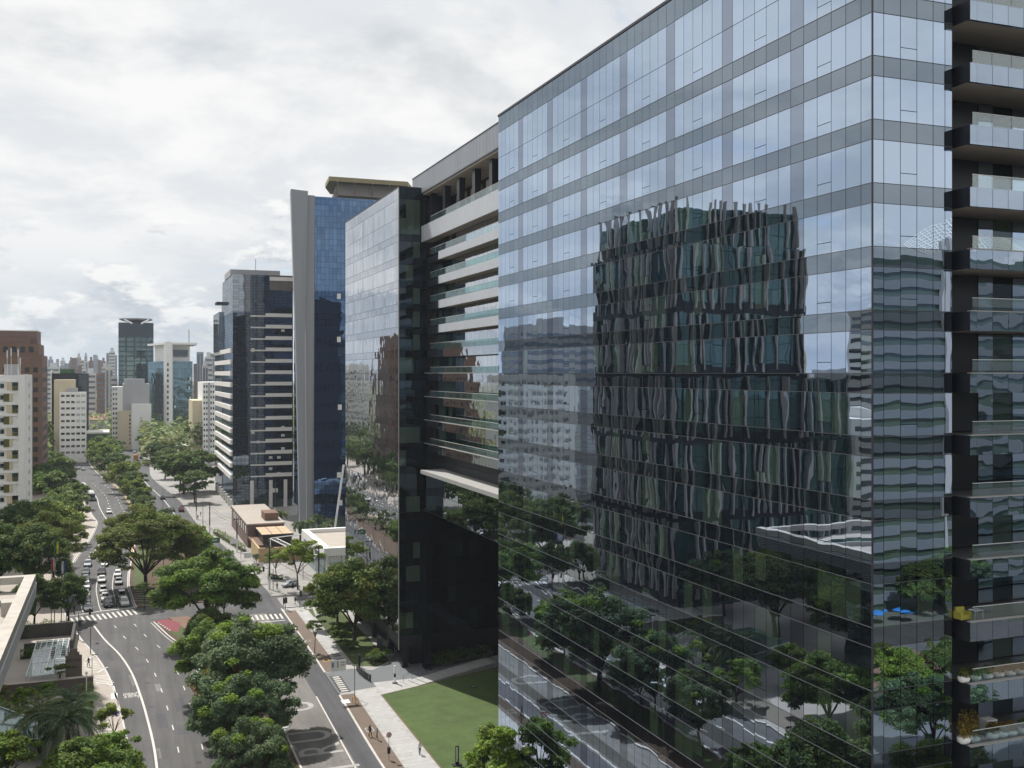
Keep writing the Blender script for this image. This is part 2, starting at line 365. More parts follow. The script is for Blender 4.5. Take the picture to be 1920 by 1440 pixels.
def project(x, y, z):
    s_, c_ = math.sin(YAW), math.cos(YAW); d = x*s_+y*c_; r = x*c_-y*s_
    return (960+1920*r/d, 700+1920*(51-z)/d, d) if d > 1 else (1e9, 1e9, 1)
def text_mesh(name, body, size, matn, parent=None, loc=(0, 0, 0), rot=(0, 0, 0), scale=(1, 1, 1), extrude=0.004, label=None):
    cu = bpy.data.curves.new(name, 'FONT'); cu.body = body; cu.size = size; cu.extrude = extrude; cu.align_x = 'CENTER'; cu.align_y = 'CENTER'
    t = bpy.data.objects.new(name, cu); COL.objects.link(t)
    dg = bpy.context.evaluated_depsgraph_get(); me = bpy.data.meshes.new_from_object(t.evaluated_get(dg))
    bpy.data.objects.remove(t); me.materials.clear(); me.materials.append(M[matn]); me.name = name
    o = bpy.data.objects.new(name, me); o.location = loc; o.rotation_euler = rot; o.scale = scale
    return link(o, parent)
ORD = ['first', 'second', 'third', 'fourth', 'fifth', 'sixth', 'seventh', 'eighth', 'ninth', 'tenth', 'eleventh', 'twelfth', 'thirteenth', 'fourteenth',
       'fifteenth', 'sixteenth', 'seventeenth', 'eighteenth', 'nineteenth', 'twentieth'] + ['twenty-'+x for x in ('first', 'second', 'third', 'fourth', 'fifth', 'sixth', 'seventh', 'eighth', 'ninth')] + ['thirtieth'] + ['thirty-'+x for x in ('first', 'second', 'third', 'fourth', 'fifth', 'sixth', 'seventh', 'eighth', 'ninth')]
# ------------------------------------------------------------------ the setting
LE = interp([(1.2, -200), (1.2, 40), (1.4, 129), (1.3, 147), (0.4, 163), (-0.4, 173), (-1.7, 186), (-3.8, 199), (-6.8, 213), (-9.5, 229.5), (-11.2, 241), (-12.3, 262), (-11.5, 300), (-8.5, 340), (-7.2, 377), (-9.1, 396), (-11.4, 425), (-12.6, 453), (-18, 500), (-23, 545), (-28, 600), (-33, 680), (-36, 760)])
RE = interp([(13.5, -200), (13.5, 40), (13.6, 129), (13.4, 160), (12.9, 180), (11.8, 194), (10.7, 201), (8.8, 209), (6.4, 222), (4.2, 231), (3.1, 240), (2.6, 250), (2.0, 264), (3.0, 300), (5.5, 350), (6.2, 380), (5.6, 397), (2.5, 451), (-1.2, 495), (-7, 532), (-14, 600), (-19, 680), (-22, 760)])
RL = interp([(21.8, -200), (21.8, 60), (22, 130), (22.2, 200), (22, 222), (20.5, 260), (19.5, 291), (17.5, 315), (14, 358), (9.5, 437), (4.5, 530), (5, 612), (0, 721), (-6, 820)])
RR = interp([(31.8, -200), (31.7, 60), (31.7, 130), (32.4, 165), (32.6, 216), (32, 245), (29.8, 291), (28.3, 315), (24.6, 354), (22, 431), (14.5, 530), (15, 612), (10, 721), (4, 820)])
def line(f, y0, y1, st=4.0, off=0.0):
    n = max(1, int(round((y1-y0)/st))); return [(f(y0+(y1-y0)*i/n)+off, y0+(y1-y0)*i/n) for i in range(n+1)]
def lane(a):
    return lambda y: LE(y)*(1-a)+RE(y)*a
g = MB(); g.box(-4400, 4400, -1500, 7000, -0.6, -0.03); g.build('ground', 'ground', label='flat city ground reaching the horizon', kind='structure')
road = MB().strip(line(LE, -200, 760), line(RE, -200, 760), 0.0).build('road', 'asphalt', label='curving dark asphalt carriageway coming towards the camera', kind='structure')
road2 = MB().strip(line(RL, -200, 820), line(RR, -200, 820), 0.002).build('road', 'asphalt_dark', label='straight asphalt carriageway beside the glass office building', kind='structure')
MB().strip(line(RL, -200, 222, off=0.02), line(lambda y: 28.75+max(0, (y-60)/600), -200, 222), 0.006).build('worn_lane', 'asphalt_pale', road2)
MB().box(31.9, 260, 225.4, 236.6, -0.5, 0.004).build('side_street', 'asphalt', label='side street leading right between the pavilion and the glass wing', kind='structure')
MB().box(5.0, 23.5, 224.5, 236.0, -0.5, 0.0045).build('road_crossover', 'asphalt', label='paved crossover through the median by the red cycle path', kind='structure')
# median island (two stretches)
for y0, y1, nm in ((-200, 222, 'planted median island between the carriageways'), (237.5, 720, 'far planted median with trees beyond the crossing')):
    f0 = lambda y: RE(y)+0.28; f1 = lambda y: RL(y)-0.28
    med = MB().strip(line(f0, y0, y1), line(f1, y0, y1), 0.0, 0.14).build('median', 'soil', label=nm, kind='structure')
    MB().strip(line(RE, y0, y1, off=0.0), line(f0, y0, y1), 0.0, 0.16).build('kerb', 'kerb', med)
    MB().strip(line(f1, y0, y1), line(RL, y0, y1), 0.0, 0.16).build('kerb', 'kerb', med)
    MB().strip(line(lambda y: RE(y)+1.2, y0+2, y1-2), line(lambda y: RE(y)+4.0, y0+2, y1-2), 0.150).build('turf_strip', 'turf', med)
    if y0 < 0: MEDIAN = med
# right pavement
pav = MB().strip(line(lambda y: RR(y)+0.3, -200, 224.6), line(lambda y: 66, -200, 224.6), -0.02, 0.12).build('pavement', 'conc', label='pale granite pavement in front of the glass building', kind='structure')
MB().strip(line(RR, -200, 161), line(lambda y: RR(y)+0.3, -200, 161), 0.0, 0.15).build('kerb', 'kerb', pav)
MB().strip(line(RR, 174, 224.6), line(lambda y: RR(y)+0.3, 174, 224.6), 0.0, 0.15).build('kerb', 'kerb', pav)
MB().strip(line(lambda y: RR(y)+0.3, -60, 161), line(lambda y: 34.3+max(0, min(1, (y-128)/60)), -60, 161), 0.126).build('paver_strip', 'paver_brown', pav)
MB().strip(line(lambda y: RR(y)+0.3, 174, 222), line(lambda y: 35.3, 174, 222), 0.126).build('paver_strip', 'paver_brown', pav)
random.seed(3)
def slabs(y0, y1, xa, xb, w, l, mt, z, par, nm='paving_slab', cap=300, st=0.0):
    k = 0; y = y0; row = 0
    while y < y1 and k < cap:
        x = xa(y)+(w*0.5 if row % 2 and st else 0)
        while x+w <= xb(y)+0.05 and k < cap:
            piece(nm, mt, (w-0.025, l-0.025, 0.03), (x+w/2, y+l/2, z+random.uniform(-0.002, 0.002)), par); x += w; k += 1
        y += l; row += 1
    return k
slabs(126, 161, lambda y: 34.4+max(0, min(1, (y-128)/60)), lambda y: 38.7, 0.84, 1.2, 'slab', 0.115, pav, st=1)
slabs(177, 221, lambda y: 35.4, lambda y: 37.8, 0.8, 1.25, 'slab', 0.115, pav, cap=120, st=1)
slabs(158.9, 164.2, lambda y: 38.9, lambda y: 45.5, 1.1, 1.3, 'slab', 0.125, pav, cap=60)
# driveway in front of the dark wing
MB().prism([(32.5, 161.8), (32.5, 173.6), (37.2, 174.6), (40.5, 172.6), (44, 175.5), (48, 184), (60, 186), (60, 168), (49, 166.5), (45.6, 164.2), (41, 163.6), (36, 162.6)], 0.0, 0.135).build('driveway', 'cobble', pav)
z = MB(); z.strip([(32.75, 162.3), (32.9, 171.6)], [(34.5, 161.9), (34.75, 171.2)], 0.139); z.build('crossing_patch', 'asphalt_dark', pav)
for i in range(8):
    y = 162.8+i*1.12; piece('crossing_stripe', 'paint', (1.15, 0.55, 0.01), (33.7+i*0.02, y, 0.146), pav)
# lawn with steel edge, steps beside it
lawn = MB().prism([(38.75, 60), (38.75, 158.5), (62, 166.6), (62, 122), (44.1, 122), (44.1, 60)], 0.0, 0.165).build('lawn', 'lawn', label='flat dark green artificial lawn under the glass bridge block', kind='structure')
MB().strip([(38.60, 60), (38.60, 158.6)], [(38.75, 60), (38.75, 158.5)], 0.0, 0.19).build('lawn_edging', 'brick', lawn)
MB().strip([(38.60, 158.62), (62, 166.75)], [(38.75, 158.5), (62, 166.6)], 0.0, 0.19).build('lawn_edging', 'brick', lawn)
for i in range(13):
    t0 = 6.0+i*1.36; ux, uy = 0.944, 0.329
    b = MB(); p0 = (38.8+ux*t0, 158.75+uy*t0); 
    b.prism([(p0[0], p0[1]), (p0[0]+ux*1.30, p0[1]+uy*1.30), (p0[0]+ux*1.30-uy*3.4, p0[1]+uy*1.30+ux*3.4), (p0[0]-uy*3.4, p0[1]+ux*3.4)], 0.0, 0.17+0.07*i)
    b.build('step', 'slab', pav)
vc = MB().cube(53.6, 157.2, 0.20, 1.0, 0.7, 0.08).build('drain_cover', 'darkmetal', lawn)
piece('drain_grate', 'conc', (0.5, 0.35, 0.02), (53.6, 157.2, 0.255), lawn)
# planted bed left of the wing
bed = MB().prism([(37.9, 176.2), (37.9, 222), (44.6, 222), (44.6, 177), (42, 174.2)], 0.0, 0.16).build('grass_verge', 'turf', label='sunlit grass verge beside the dark glass wing', kind='structure')
MB().box(37.8, 38.1, 176.5, 214, 0.0, 0.22).build('verge_edging', 'conc', bed)
MB().prism([(38.1, 213.2), (42.2, 217.2), (41.9, 217.6), (38.6, 214.2), (39.4, 223.6), (38.9, 223.8)], 0.0, 0.62).build('planter_wall', 'conc', bed)
# manhole and utility covers
for nm, mt, x, y, w, l in (('inspection_cover', 'conc', 33.35, 143.8, 1.15, 1.7), ('inspection_cover', 'yellow', 34.2, 181.4, 1.0, 1.6), ('inspection_cover', 'conc', 33.5, 195.7, 0.9, 1.2), ('inspection_cover', 'conc', 33.1, 188.5, 0.9, 1.0)):
    b = piece(nm, mt, (w, l, 0.012), (x, y, 0.136), pav)
    piece('cover_plate', 'paver_brown' if mt == 'conc' else 'darkmetal', (w*0.75, l*0.75, 0.006), (x, y, 0.146), pav)
for y in (184.5, 183.4, 181.2): piece('drain_grate', 'darkmetal', (1.3, 0.55, 0.014), (36.6, y, 0.137), pav)
MB().box(32.15, 33.35, 156.6, 158.3, 0.0, 0.152).build('ramp_slab', 'white', pav)
# left pavement and forecourt
lpav = MB().strip(line(lambda y: -60, -200, 420), line(lambda y: LE(y)-0.28, -200, 420), -0.02, 0.12).build('pavement', 'slab_warm', label='warm concrete pavement on the left of the avenue', kind='structure')
MB().strip(line(lambda y: LE(y)-0.28, -200, 420), line(LE, -200, 420), 0.0, 0.15).build('kerb', 'kerb', lpav)
slabs(150, 200, lambda y: LE(y)-4.6, lambda y: LE(y)-0.9, 0.92, 0.92, 'slab_warm', 0.115, lpav, cap=220)
for (xa, ya, xb, yb, n) in ((-5.9, 195.2, -3.7, 189.9, 6), (-4.0, 185.6, -2.1, 180.8, 6), (-3.8, 160.6, -1.3, 154.8, 6)):
    for i in range(n):
        t = i/(n-1); x = -4.9 if ya > 190 else (-3.0 if ya > 170 else -2.5)
        piece('crossing_stripe', 'paint', (2.1+0.12*i, 0.42, 0.01), ((x+0.16*i, ya+(yb-ya)*t, 0.142)), lpav)
for a, b in (((-5.6, 197.0), (-3.9, 199.5)), ((-3.5, 187.8), (-1.9, 190.6)), ((-1.9, 180.5), (-0.9, 178.6)), ((-0.9, 178.6), (0.0, 166.4)), ((0.0, 166.4), (-1.4, 163.6))):
    d = Vector((b[0]-a[0], b[1]-a[1])); piece('edge_line', 'white', (d.length, 0.22, 0.012), ((a[0]+b[0])/2, (a[1]+b[1])/2, 0.144), lpav, (0, 0, math.atan2(d.y, d.x)))
MB().box(-1.2, -0.3, 171.8, 174.6, 0.0, 0.150).build('ramp_slab', 'white', lpav)
for x, y in ((-2.7, 168.6), (-1.5, 179.8), (-1.5, 167.2)): MB().lathe((x, y, 0.13), [(0.45, 0), (0.45, 0.012)], 12).build('manhole_cover', 'metal', lpav)
# far pavements
M['far_conc'] = asphalt('far_pavement_concrete', (0.30, 0.29, 0.275), 0.85, (0.5, 0.5), 0.25)
MB().strip(line(lambda y: RR(y)+0.25, 238, 820), line(lambda y: RR(y)+45, 238, 820), -0.02, 0.12).build('pavement', 'far_conc', label='bright pavement beyond the side street on the right', kind='structure')
MB().strip(line(lambda y: LE(y)-28, 421, 760), line(lambda y: LE(y)-0.25, 421, 760), -0.02, 0.12).build('pavement', 'slab_warm', label='far pavement on the left of the avenue under trees', kind='structure')
# ------------------------------------------------------------------ painted markings, each a part of its road
def dash(par, f, y0, ln, w=0.14, zz=0.012, nm='lane_dash', mt='paint'):
    x0, x1 = f(y0), f(y0+ln); piece(nm, mt, (round(w, 2), round(math.hypot(ln, x1-x0), 1), 0.006), ((x0+x1)/2, y0+ln/2, zz), par, (0, 0, -math.atan2(x1-x0, ln)))
def ribbon(par, f, y0, y1, w, nm, mt='paint', zz=0.012):
    return MB().strip(line(f, y0, y1, 2.0, -w/2), line(f, y0, y1, 2.0, w/2), zz).build(nm, mt, par)
ribbon(road, lane(0.255), -60, 224, 0.32, 'bus_lane_line')
for a in (0.5, 0.755):
    y = 60.0
    while y < 226: dash(road, lane(a), y, 2.3, 0.16); y += 9.4
    y = 290.0
    while y < 420: dash(road, lane(a), y, 2.3, 0.2); y += 9.4
    y = 420.0
    while y < 520: dash(road, lane(a), y, 2.6, 0.25); y += 10
for a in (0.25, 0.5, 0.75): ribbon(road, lane(a), 236.6, 282, 0.18, 'lane_line')
ribbon(road, lane(0.985), 236.6, 282, 0.18, 'edge_line'); ribbon(road, lane(0.972), -60, 222, 0.14, 'edge_line'); ribbon(road, lane(0.015), 300, 500, 0.16, 'edge_line'); ribbon(road, lane(0.26), 300, 520, 0.26, 'bus_lane_line'); ribbon(road, lane(0.975), 300, 520, 0.26, 'edge_line', 'yellow')
MB().strip([(-9.9, 234.0), (-3.8, 236.4), (3.0, 237.4)], [(-9.8, 234.4), (-3.8, 236.9), (3.0, 237.9)], 0.013).build('stop_line', 'paint', road)
for i in range(13):
    t = i/12; x = -9.0+t*12.0; y = 229.4+t*3.9
    piece('crossing_stripe', 'paint', (0.42, 5.2, 0.006), (x, y, 0.014), road, (0, 0, R(10)))
text_mesh('bus_lane_lettering', 'ÔNIBUS', 1.0, 'paint', road, (1.75, 173.3, 0.012), (0, 0, R(184)), (0.66, 3.6, 1))
for i in range(5):
    piece('hatch_stripe', 'paint', (4.5-0.6*i, 0.25, 0.006), (4.4, 243.5+i*2.6, 0.15), road, (0, 0, R(-28)))
rp_ = random.Random(8)
for i in range(12):
    y = rp_.uniform(135, 225); a = rp_.uniform(0.06, 0.9); x = lane(a)(y); piece('repair_patch', 'asphalt_dark' if i % 3 else 'asphalt_pale', (rp_.choice((0.9, 1.4, 2.2)), rp_.choice((2.5, 4.0, 6.5)), 0.004), (x, y, 0.005), road, (0, 0, -math.atan2(lane(a)(y+1)-lane(a)(y-1), 2)))
for i in range(7):
    y = 140+i*13.0; x = lane(rp_.uniform(0.1, 0.9))(y); MB().lathe((x, y, 0.004), [(0.42, 0), (0.42, 0.006)], 14).build('manhole_cover', 'darkmetal', road)
# right carriageway
ribbon(road2, lambda y: 28.45+max(0, min(0.55, (y-128)/60)), -60, 162, 0.2, 'lane_line')
for i in range(9): dash(road2, lambda y: RL(y)*0.38+RR(y)*0.62, 236+i*11, 7, 0.2)
ribbon(road2, lambda y: RL(y)*0.42+RR(y)*0.58, 330, 520, 0.3, 'lane_line')
for k, (ch, y) in enumerate((('R', 138.7), ('U', 144.6), ('U', 158.0))):
    text_mesh('road_lettering', ch, 1.0, 'paint_worn', road2, (25.7 if k == 0 else 25.2, y, 0.016), (0, 0, R(90)), (7.2, 8.6, 1))
MB().box(23.5, 29.2, 131.3, 132.1, 0.01, 0.017).build('road_lettering', 'paint_worn', road2)
for i in range(10):
    piece('crossing_stripe', 'paint', (0.42, 4.6, 0.006), (22.9+i*0.98, 219.2-0.12*i, 0.014), road2)
piece('stop_line', 'paint', (9.4, 0.4, 0.006), (27.3, 214.3, 0.014), road2)
for i in range(9): piece('crossing_stripe', 'paint', (3.6, 0.5, 0.006), (35.2, 226.5+i*1.15, 0.014), road2)
for i in range(8): piece('crossing_stripe', 'paint', (0.5, 4.2, 0.006), (13.8+i*1.4, 352.5, 0.016), road2)
# red cycle path on the median
cyc = MB().prism([(6.9, 222.6), (9.2, 223.6), (11.6, 219.0), (10.8, 211.5), (9.2, 213.2)], 0.10, 0.158).build('cycle_path', 'red_path', label='red painted cycle path at the tip of the median', kind='structure')
for i in range(6): piece('edge_mark', 'paint', (0.3, 0.6, 0.006), (7.45+i*0.36, 220.4-i*1.35, 0.166), cyc, (0, 0, R(-20)))
MB().prism([(9.5, 224.6), (13.5, 224.6), (16, 210), (14, 206)], 0.10, 0.154).build('cycle_crossing', 'brick', cyc)
# ------------------------------------------------------------------ curtain-wall builder
ROWS = [(81.0, 83.0, 's'), (77.8, 81.0, 'g'), (75.0, 77.8, 'G')]
for k in range(18):
    h = 75.0-4*k; ROWS += [(h-1.27, h, 's'), (h-4.0, h-1.27, 'G')]
ROWS += [(0.2, 3.0, 'g')]
PW = 1.465
def facade(root, org, ang, cols, rows, mats, tilt=0.0010, keep=300, gap=0.045, seed=1, names=('glass_pane', 'spandrel_panel', 'column_panel'), vent=True):
    """cells of a curtain wall from org along ang; outward normal is to the right of the direction (local -Y). The largest in view become parts."""
    rn = random.Random(seed); off = tuple(root.location); cells = {0: [], 1: [], 2: []}
    ca, sa = math.cos(ang), math.sin(ang)
    for ci, (a, b, ck) in enumerate(cols):
        for (z0, z1, rk) in rows:
            kind = 1 if rk == 's' else (2 if ck == 'c' else 0)
            spans = [(z0, z1)]
            if vent and kind == 0 and rk == 'G' and ck == 'v': spans = [(z0, z0+(z1-z0)*0.27), (z0+(z1-z0)*0.27, z1)]
            for s0, s1 in spans:
                m = (a+b)/2; c = (org[0]+ca*m, org[1]+sa*m, (s0+s1)/2)
                w, h = b-a-gap, s1-s0-gap
                u, v, d = project(*c); vis = -40 < u < 1960 and -60 < v < 1500
                cells[kind].append((w*h/(d*d) if vis else 0, c, w, h, rn.gauss(0, tilt), rn.gauss(0, tilt)))
    for kind in range(3):
        cl = sorted(cells[kind], key=lambda q: -q[0])
        for q in cl[:keep]:
            piece(names[kind], mats[kind], (q[2], 0.06, q[3]), (q[1][0]-off[0], q[1][1]-off[1], q[1][2]-off[2]), root, (q[4], 0, ang+q[5]))
        if cl[keep:]:
            b = MB(off)
            for q in cl[keep:]: b.obox(q[1], ang, q[2], 0.06, q[3], q[4], q[5])
            b.build(names[kind], mats[kind], root, kind='stuff')
def main_cols():
    c = []; x = 52.0; k = 0
    def put(kind, w):
        nonlocal x; c.append((x-52.0, x-52.0+w, kind)); x += w
    put('g', PW*0.7)
    for i in range(4): put('v' if i == 2 else 'g', PW)
    for b in range(6):
        put('c', PW)
        for i in range(5): put('v' if i == 2 else 'g', PW)
    put('c', PW)
    for i in range(4): put('v' if i == 1 else 'g', PW)
    put('g', PW*0.7)
    return c
M['transom'] = mat('anodised_transom', (0.10, 0.10, 0.11), 0.5, 0.05, metal=0.3)
# ------------------------------------------------------------------ near glass block
XF = 44.2; YA = 52.0; cols = main_cols(); YB = YA+cols[-1][1]
OB = empty('office_building', (60, 86, 0), 'huge blue mirror-glass office block filling the right of the picture', 'building')
o3 = (60, 86, 0)
MB(o3).box(XF+0.05, 50.55, YA+0.05, YB, 0, 82.8).box(50.55, 110, YA+3.2, YB, 0, 82.8).build('frame', 'core', OB)
MB(o3).box(XF-0.12, 50.7, YA-0.12, YB+0.05, 83.0, 83.25).box(50.7, 110, YA+2.0, YB+0.05, 83.0, 83.25).build('roof_coping', 'coping', OB)
facade(OB, (XF, YB), R(-90), [(YB-YA-b, YB-YA-a, k) for a, b, k in cols], ROWS, ('vision', 'spandrel', 'column'), seed=5)
ec = [(0, 0.86, 'g')]; x = 0.86
for i in range(3): ec.append((x, x+1.32, 'v' if i == 1 else 'g')); x += 1.32
ec += [(x, x+0.98, 'g'), (x+0.98, 6.4, 'g')]
facade(OB, (XF, YA), 0.0, ec, ROWS, ('vision', 'spandrel', 'column'), seed=8, keep=160)
MB(o3).box(XF-0.06, XF+0.03, YA-0.06, YA+0.03, 0, 83.0).build('corner_post', 'coping', OB)
for k in range(18):
    for zz in (75.0-4*k, 75.0-4*k-1.27):
        MB(o3).box(XF-0.065, XF-0.031, YA-0.06, YB, zz-0.015, zz+0.015).build('transom', 'transom', OB); MB(o3).box(XF-0.06, 50.6, YA-0.065, YA-0.031, zz-0.015, zz+0.015).build('transom', 'transom', OB)
# terrace side of the near block: slab edges, soffits, balustrades, recessed wall
for k in range(18):
    h = 75.0-4*k; b = MB(o3)
    piece('balcony_edge', 'fascia_glass', (0.55, 0.24, 1.24), (51.0+0.28-60, 50.98-86, h-0.64), OB)
    for i in range(10):
        piece('balcony_edge', 'fascia_glass', (1.30, 0.24, 1.24), (51.6+1.33*i+0.62-60, 50.98-86, h-0.64), OB, (random.gauss(0, 0.0022), 0, random.gauss(0, 0.0022)))
    MB(o3).box(50.97, 51.02, 50.88, YA+3.0, h-1.26, h-0.02).build('balcony_side', 'pier', OB)
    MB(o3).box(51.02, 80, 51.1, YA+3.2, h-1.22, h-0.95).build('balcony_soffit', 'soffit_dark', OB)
    MB(o3).box(51.02, 80, 51.1, YA+3.2, h-0.94, h-0.06).build('balcony_floor', 'metal', OB)
    if 8 < h < 60: MB(o3).box(51.0, 80, 50.80, 51.12, h-0.015, h+0.05).build('ledge_strip', 'white_slab', OB)
    if h < 76:
        for i in range(9): piece('balustrade', 'rail', (1.62, 0.03, 0.85), (51.5+1.66*i+0.8-60, 51.16-86, h+0.44), OB)
        MB(o3).box(51.5, 66, 51.13, 51.19, h+0.87, h+0.90).build('handrail', 'whitemetal', OB)
    # recessed wall: panes and a dark pier
    for i, (a, b2, mm) in enumerate(((50.75, 52.3, 'vision'), (52.35, 53.2, 'vision'), (53.25, 55.6, 'pier'), (55.7, 57.0, 'fascia_glass'), (57.1, 59.0, 'sideglass'), (59.1, 61, 'vision'))):
        piece('terrace_pane' if mm != 'pier' else 'terrace_pier', mm, (b2-a, 0.08, 2.72), ((a+b2)/2-60, YA+3.1-0.25*(mm == 'pier' or mm == 'fascia_glass')-86, h-2.62), OB)
# ------------------------------------------------------------------ recessed bridge block
BB = empty('bridge_block', (60, 146, 0), 'recessed terrace block with long balcony slabs bridging the two glass blocks', 'building'); o4 = (60, 146, 0)
XM = 48.9; XW = 50.9; Y0, Y1 = YB+0.06, 171.3
MB(o4).box(XW+0.1, 66, Y0, Y1, 27.7, 76.4).box(54.2, 66, Y0, Y1+6, 76.4, 82.2).build('core', 'core', BB)
MB(o4).box(XM, 66, Y0, Y1+6, 82.2, 85.6).build('roof_parapet', 'parapet', BB)
for i in range(38):
    y = Y0+1.47*i
    if y < Y1+5: MB(o4).box(XM-0.03, XM+0.02, y, y+1.42, 82.3, 85.55).build('parapet_panel', 'parapet', BB)
MB(o4).box(XM-0.08, XM+0.3, Y0, Y1+6, 85.6, 85.75).build('roof_coping', 'coping', BB)
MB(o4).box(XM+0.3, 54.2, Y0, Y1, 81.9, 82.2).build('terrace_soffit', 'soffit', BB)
for i in range(8):
    y = Y0+3.2+7.6*i
    if y < Y1: MB(o4).box(50.0, 51.0, y, y+1.3, 76.4, 82.0).build('column', 'pier', BB)
    if y+3.4 < Y1: MB(o4).box(54.05, 54.2, y+1.2, y+6.4, 76.6, 81.4).build('terrace_wall_panel', 'terrace_wall', BB)
for k in range(10):
    h = 75.0-4*k
    ye = Y1 if k == 0 else 161.2
    z1 = h+1.45 if k == 0 else h
    n = int((ye-Y0)/1.465)
    mt = 'fascia' if h > 57 else 'spandrel2'
    b = MB(o4)
    for i in range(n):
        yy = ye-1.465*i
        piece('slab_edge_panel', mt, (1.43, 0.12, z1-h+1.30), (XM-60, yy-0.73-146, (z1+h-1.30)/2), BB, (random.gauss(0, 0.002), 0, R(-90)+random.gauss(0, 0.002)))
    MB(o4).box(XM+0.07, XW, Y0, ye, h-1.26, h-0.02).build('balcony_slab', 'soffit', BB)
    if k: MB(o4).box(XM+0.6, XW, ye, Y1-1.6, h-1.2, h-0.1).build('balcony_slab', 'pier', BB)  # set-back slab end: its shadow is put into the near-black colour
    if k > 5: MB(o4).box(XM-0.1, XM+0.1, Y0, Y1-2.0, h, h+0.10).build('slab_trim', 'white_slab', BB)
    m = int((Y1-2.5-Y0)/2.9)
    for i in range(m):
        piece('balustrade', 'rail2' if k > 1 else 'rail', (2.85, 0.04, 1.0), (XM+0.15-60, Y0+2.9*i+1.45-146, z1+0.52), BB, (0, 0, R(90)))
    MB(o4).box(XM+0.12, XM+0.18, Y0, Y0+2.9*m, z1+1.02, z1+1.06).build('handrail', 'whitemetal', BB)
    if k:
        for i in range(int((Y1-Y0)/1.9)):
            y = Y0+1.9*i+0.95; piece('terrace_pane', 'vision2' if y < 158 else 'sideglass', (1.84, 0.08, 2.66), (XW-60, y-146, h+1.36), BB, (random.gauss(0, 0.002), 0, R(-90)+random.gauss(0, 0.002)))
MB(o4).box(46.9, XW, Y0, 165.0, 34.3, 34.9).build('ledge', 'white_slab', BB)
MB(o4).box(XW, 66, Y0, Y1, 34.9, 36.2).build('core', 'core', BB)
for i in range(33):
    for (a, b2) in ((27.65, 31.0), (31.05, 34.25)):
        piece('belly_panel', 'spandrel', (1.44, 0.1, b2-a), (XM-60, Y0+1.465*i+0.73-146, (a+b2)/2), BB, (random.gauss(0, 0.003), 0, R(-90)+random.gauss(0, 0.003)))
MB(o4).box(XM+0.1, 66, Y0, Y1, 27.45, 27.7).build('belly_soffit', 'pier', BB)
MB(o4).box(66, 67, Y0, Y1, 0, 27.5).build('rear_wall', 'pier', BB)
# ------------------------------------------------------------------ far glass wing
GW = empty('office_wing', (55, 194, 0), 'silvery mirror-glass wing with a dark side behind the roadside tree', 'building'); o5 = (55, 194, 0)
XG = 44.9; YC, YD = 171.5, 216.0
MB(o5).box(XG+0.06, 90, YC+0.06, YD, 3.8, 82.9).box(47.5, 90, YC+2, YD, 0, 3.8).build('frame', 'core', GW)
wc = []; x = 0.0; i = 0
while x < YD-YC-0.5: wc.append((x, min(x+PW, YD-YC), 'c' if i % 6 == 5 else 'g')); x += PW; i += 1
rows2 = [r for r in ROWS if r[0] > 3.4]
facade(GW, (XG, YD), R(-90), wc, rows2, ('vision2', 'spandrel2', 'spandrel2'), seed=11, keep=0, vent=False, tilt=0.003)
sc_ = [(0, 1.25, 'g'), (1.25, 2.5, 'g'), (2.5, 3.75, 'g'), (3.75, 4.1, 'c'), (4.1, 5.0, 'c')]; x = 5.0
while x < 20: sc_.append((x, x+1.3, 'c' if x < 8 or x > 14.2 else 'g')); x += 1.3
facade(GW, (XG, YC), 0.0, [q for q in sc_ if q[1] <= 5.01], rows2, ('sideglass', 'sidespan', 'sidespan'), seed=13, keep=70, vent=False)
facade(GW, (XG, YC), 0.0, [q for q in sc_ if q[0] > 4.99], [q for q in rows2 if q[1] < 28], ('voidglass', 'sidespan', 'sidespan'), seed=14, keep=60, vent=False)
MB(o5).box(XG-0.1, XG+0.02, YC-0.1, YC+0.04, 3.4, 83.0).build('corner_post', 'white_slab', GW)
MB(o5).box(XG-0.1, 90, YC-0.1, YD, 83.0, 83.2).build('roof_coping', 'coping', GW)
for y in (YC+0.3, YC+10, YC+22, YC+36): MB(o5).box(45.6, 46.6, y, y+1.2, 0, 3.8).build('pilotis_column', 'pier', GW)
MB(o5).box(49.0, 50.0, YC-2.6, YC-0.2, 0, 27.5).build('pilotis_column', 'sidespan', GW)
MB(o5).box(43.2, 43.5, 177.5, 180.5, 0, 4.2).build('entrance_screen', 'pier', GW)
# ------------------------------------------------------------------ neighbouring towers on the right
def grid_windows(root, off, face, u0, u1, nu, z0, z1, nz, w, h, pos, mt='winglass', name='window', frame=None, skip=None, depth=0.12):
    """face 'S' (towards -Y at y=pos) or 'E' (towards +X at x=pos) or 'W' (towards -X at x=pos)"""
    for i in range(nu):
        for j in range(nz):
            if skip and skip(i, j): continue
            a = u0+(u1-u0)*(i+0.5)/nu; zc_ = z0+(z1-z0)*(j+0.5)/nz
            if face == 'S': piece(name, mt, (w, depth, h), (a-off[0], pos-off[1]-depth*0.3, zc_-off[2]), root)
            else: piece(name, mt, (depth, w, h), (pos-off[0]+(depth*0.3 if face == 'E' else -depth*0.3), a-off[1], zc_-off[2]), root)
M['towerC'] = glass('dark_tower_glass', 0.20, (0.62, 0.76, 0.92), (0.010, 0.014, 0.020), 0.02, 0.3, grid=(1.55, 1.05, 0.07))
M['towerCs'] = glass('grey_tower_glass', 0.42, (0.80, 0.86, 0.92), (0.05, 0.055, 0.06), 0.02, 0.3, grid=(2.2, 1.05, 0.08), gdark=0.5)
M['blue'] = glass('blue_tower_glass', 0.42, (0.30, 0.50, 0.80), (0.006, 0.014, 0.036), 0.02, 0.35, grid=(1.3, 1.85, 0.06))
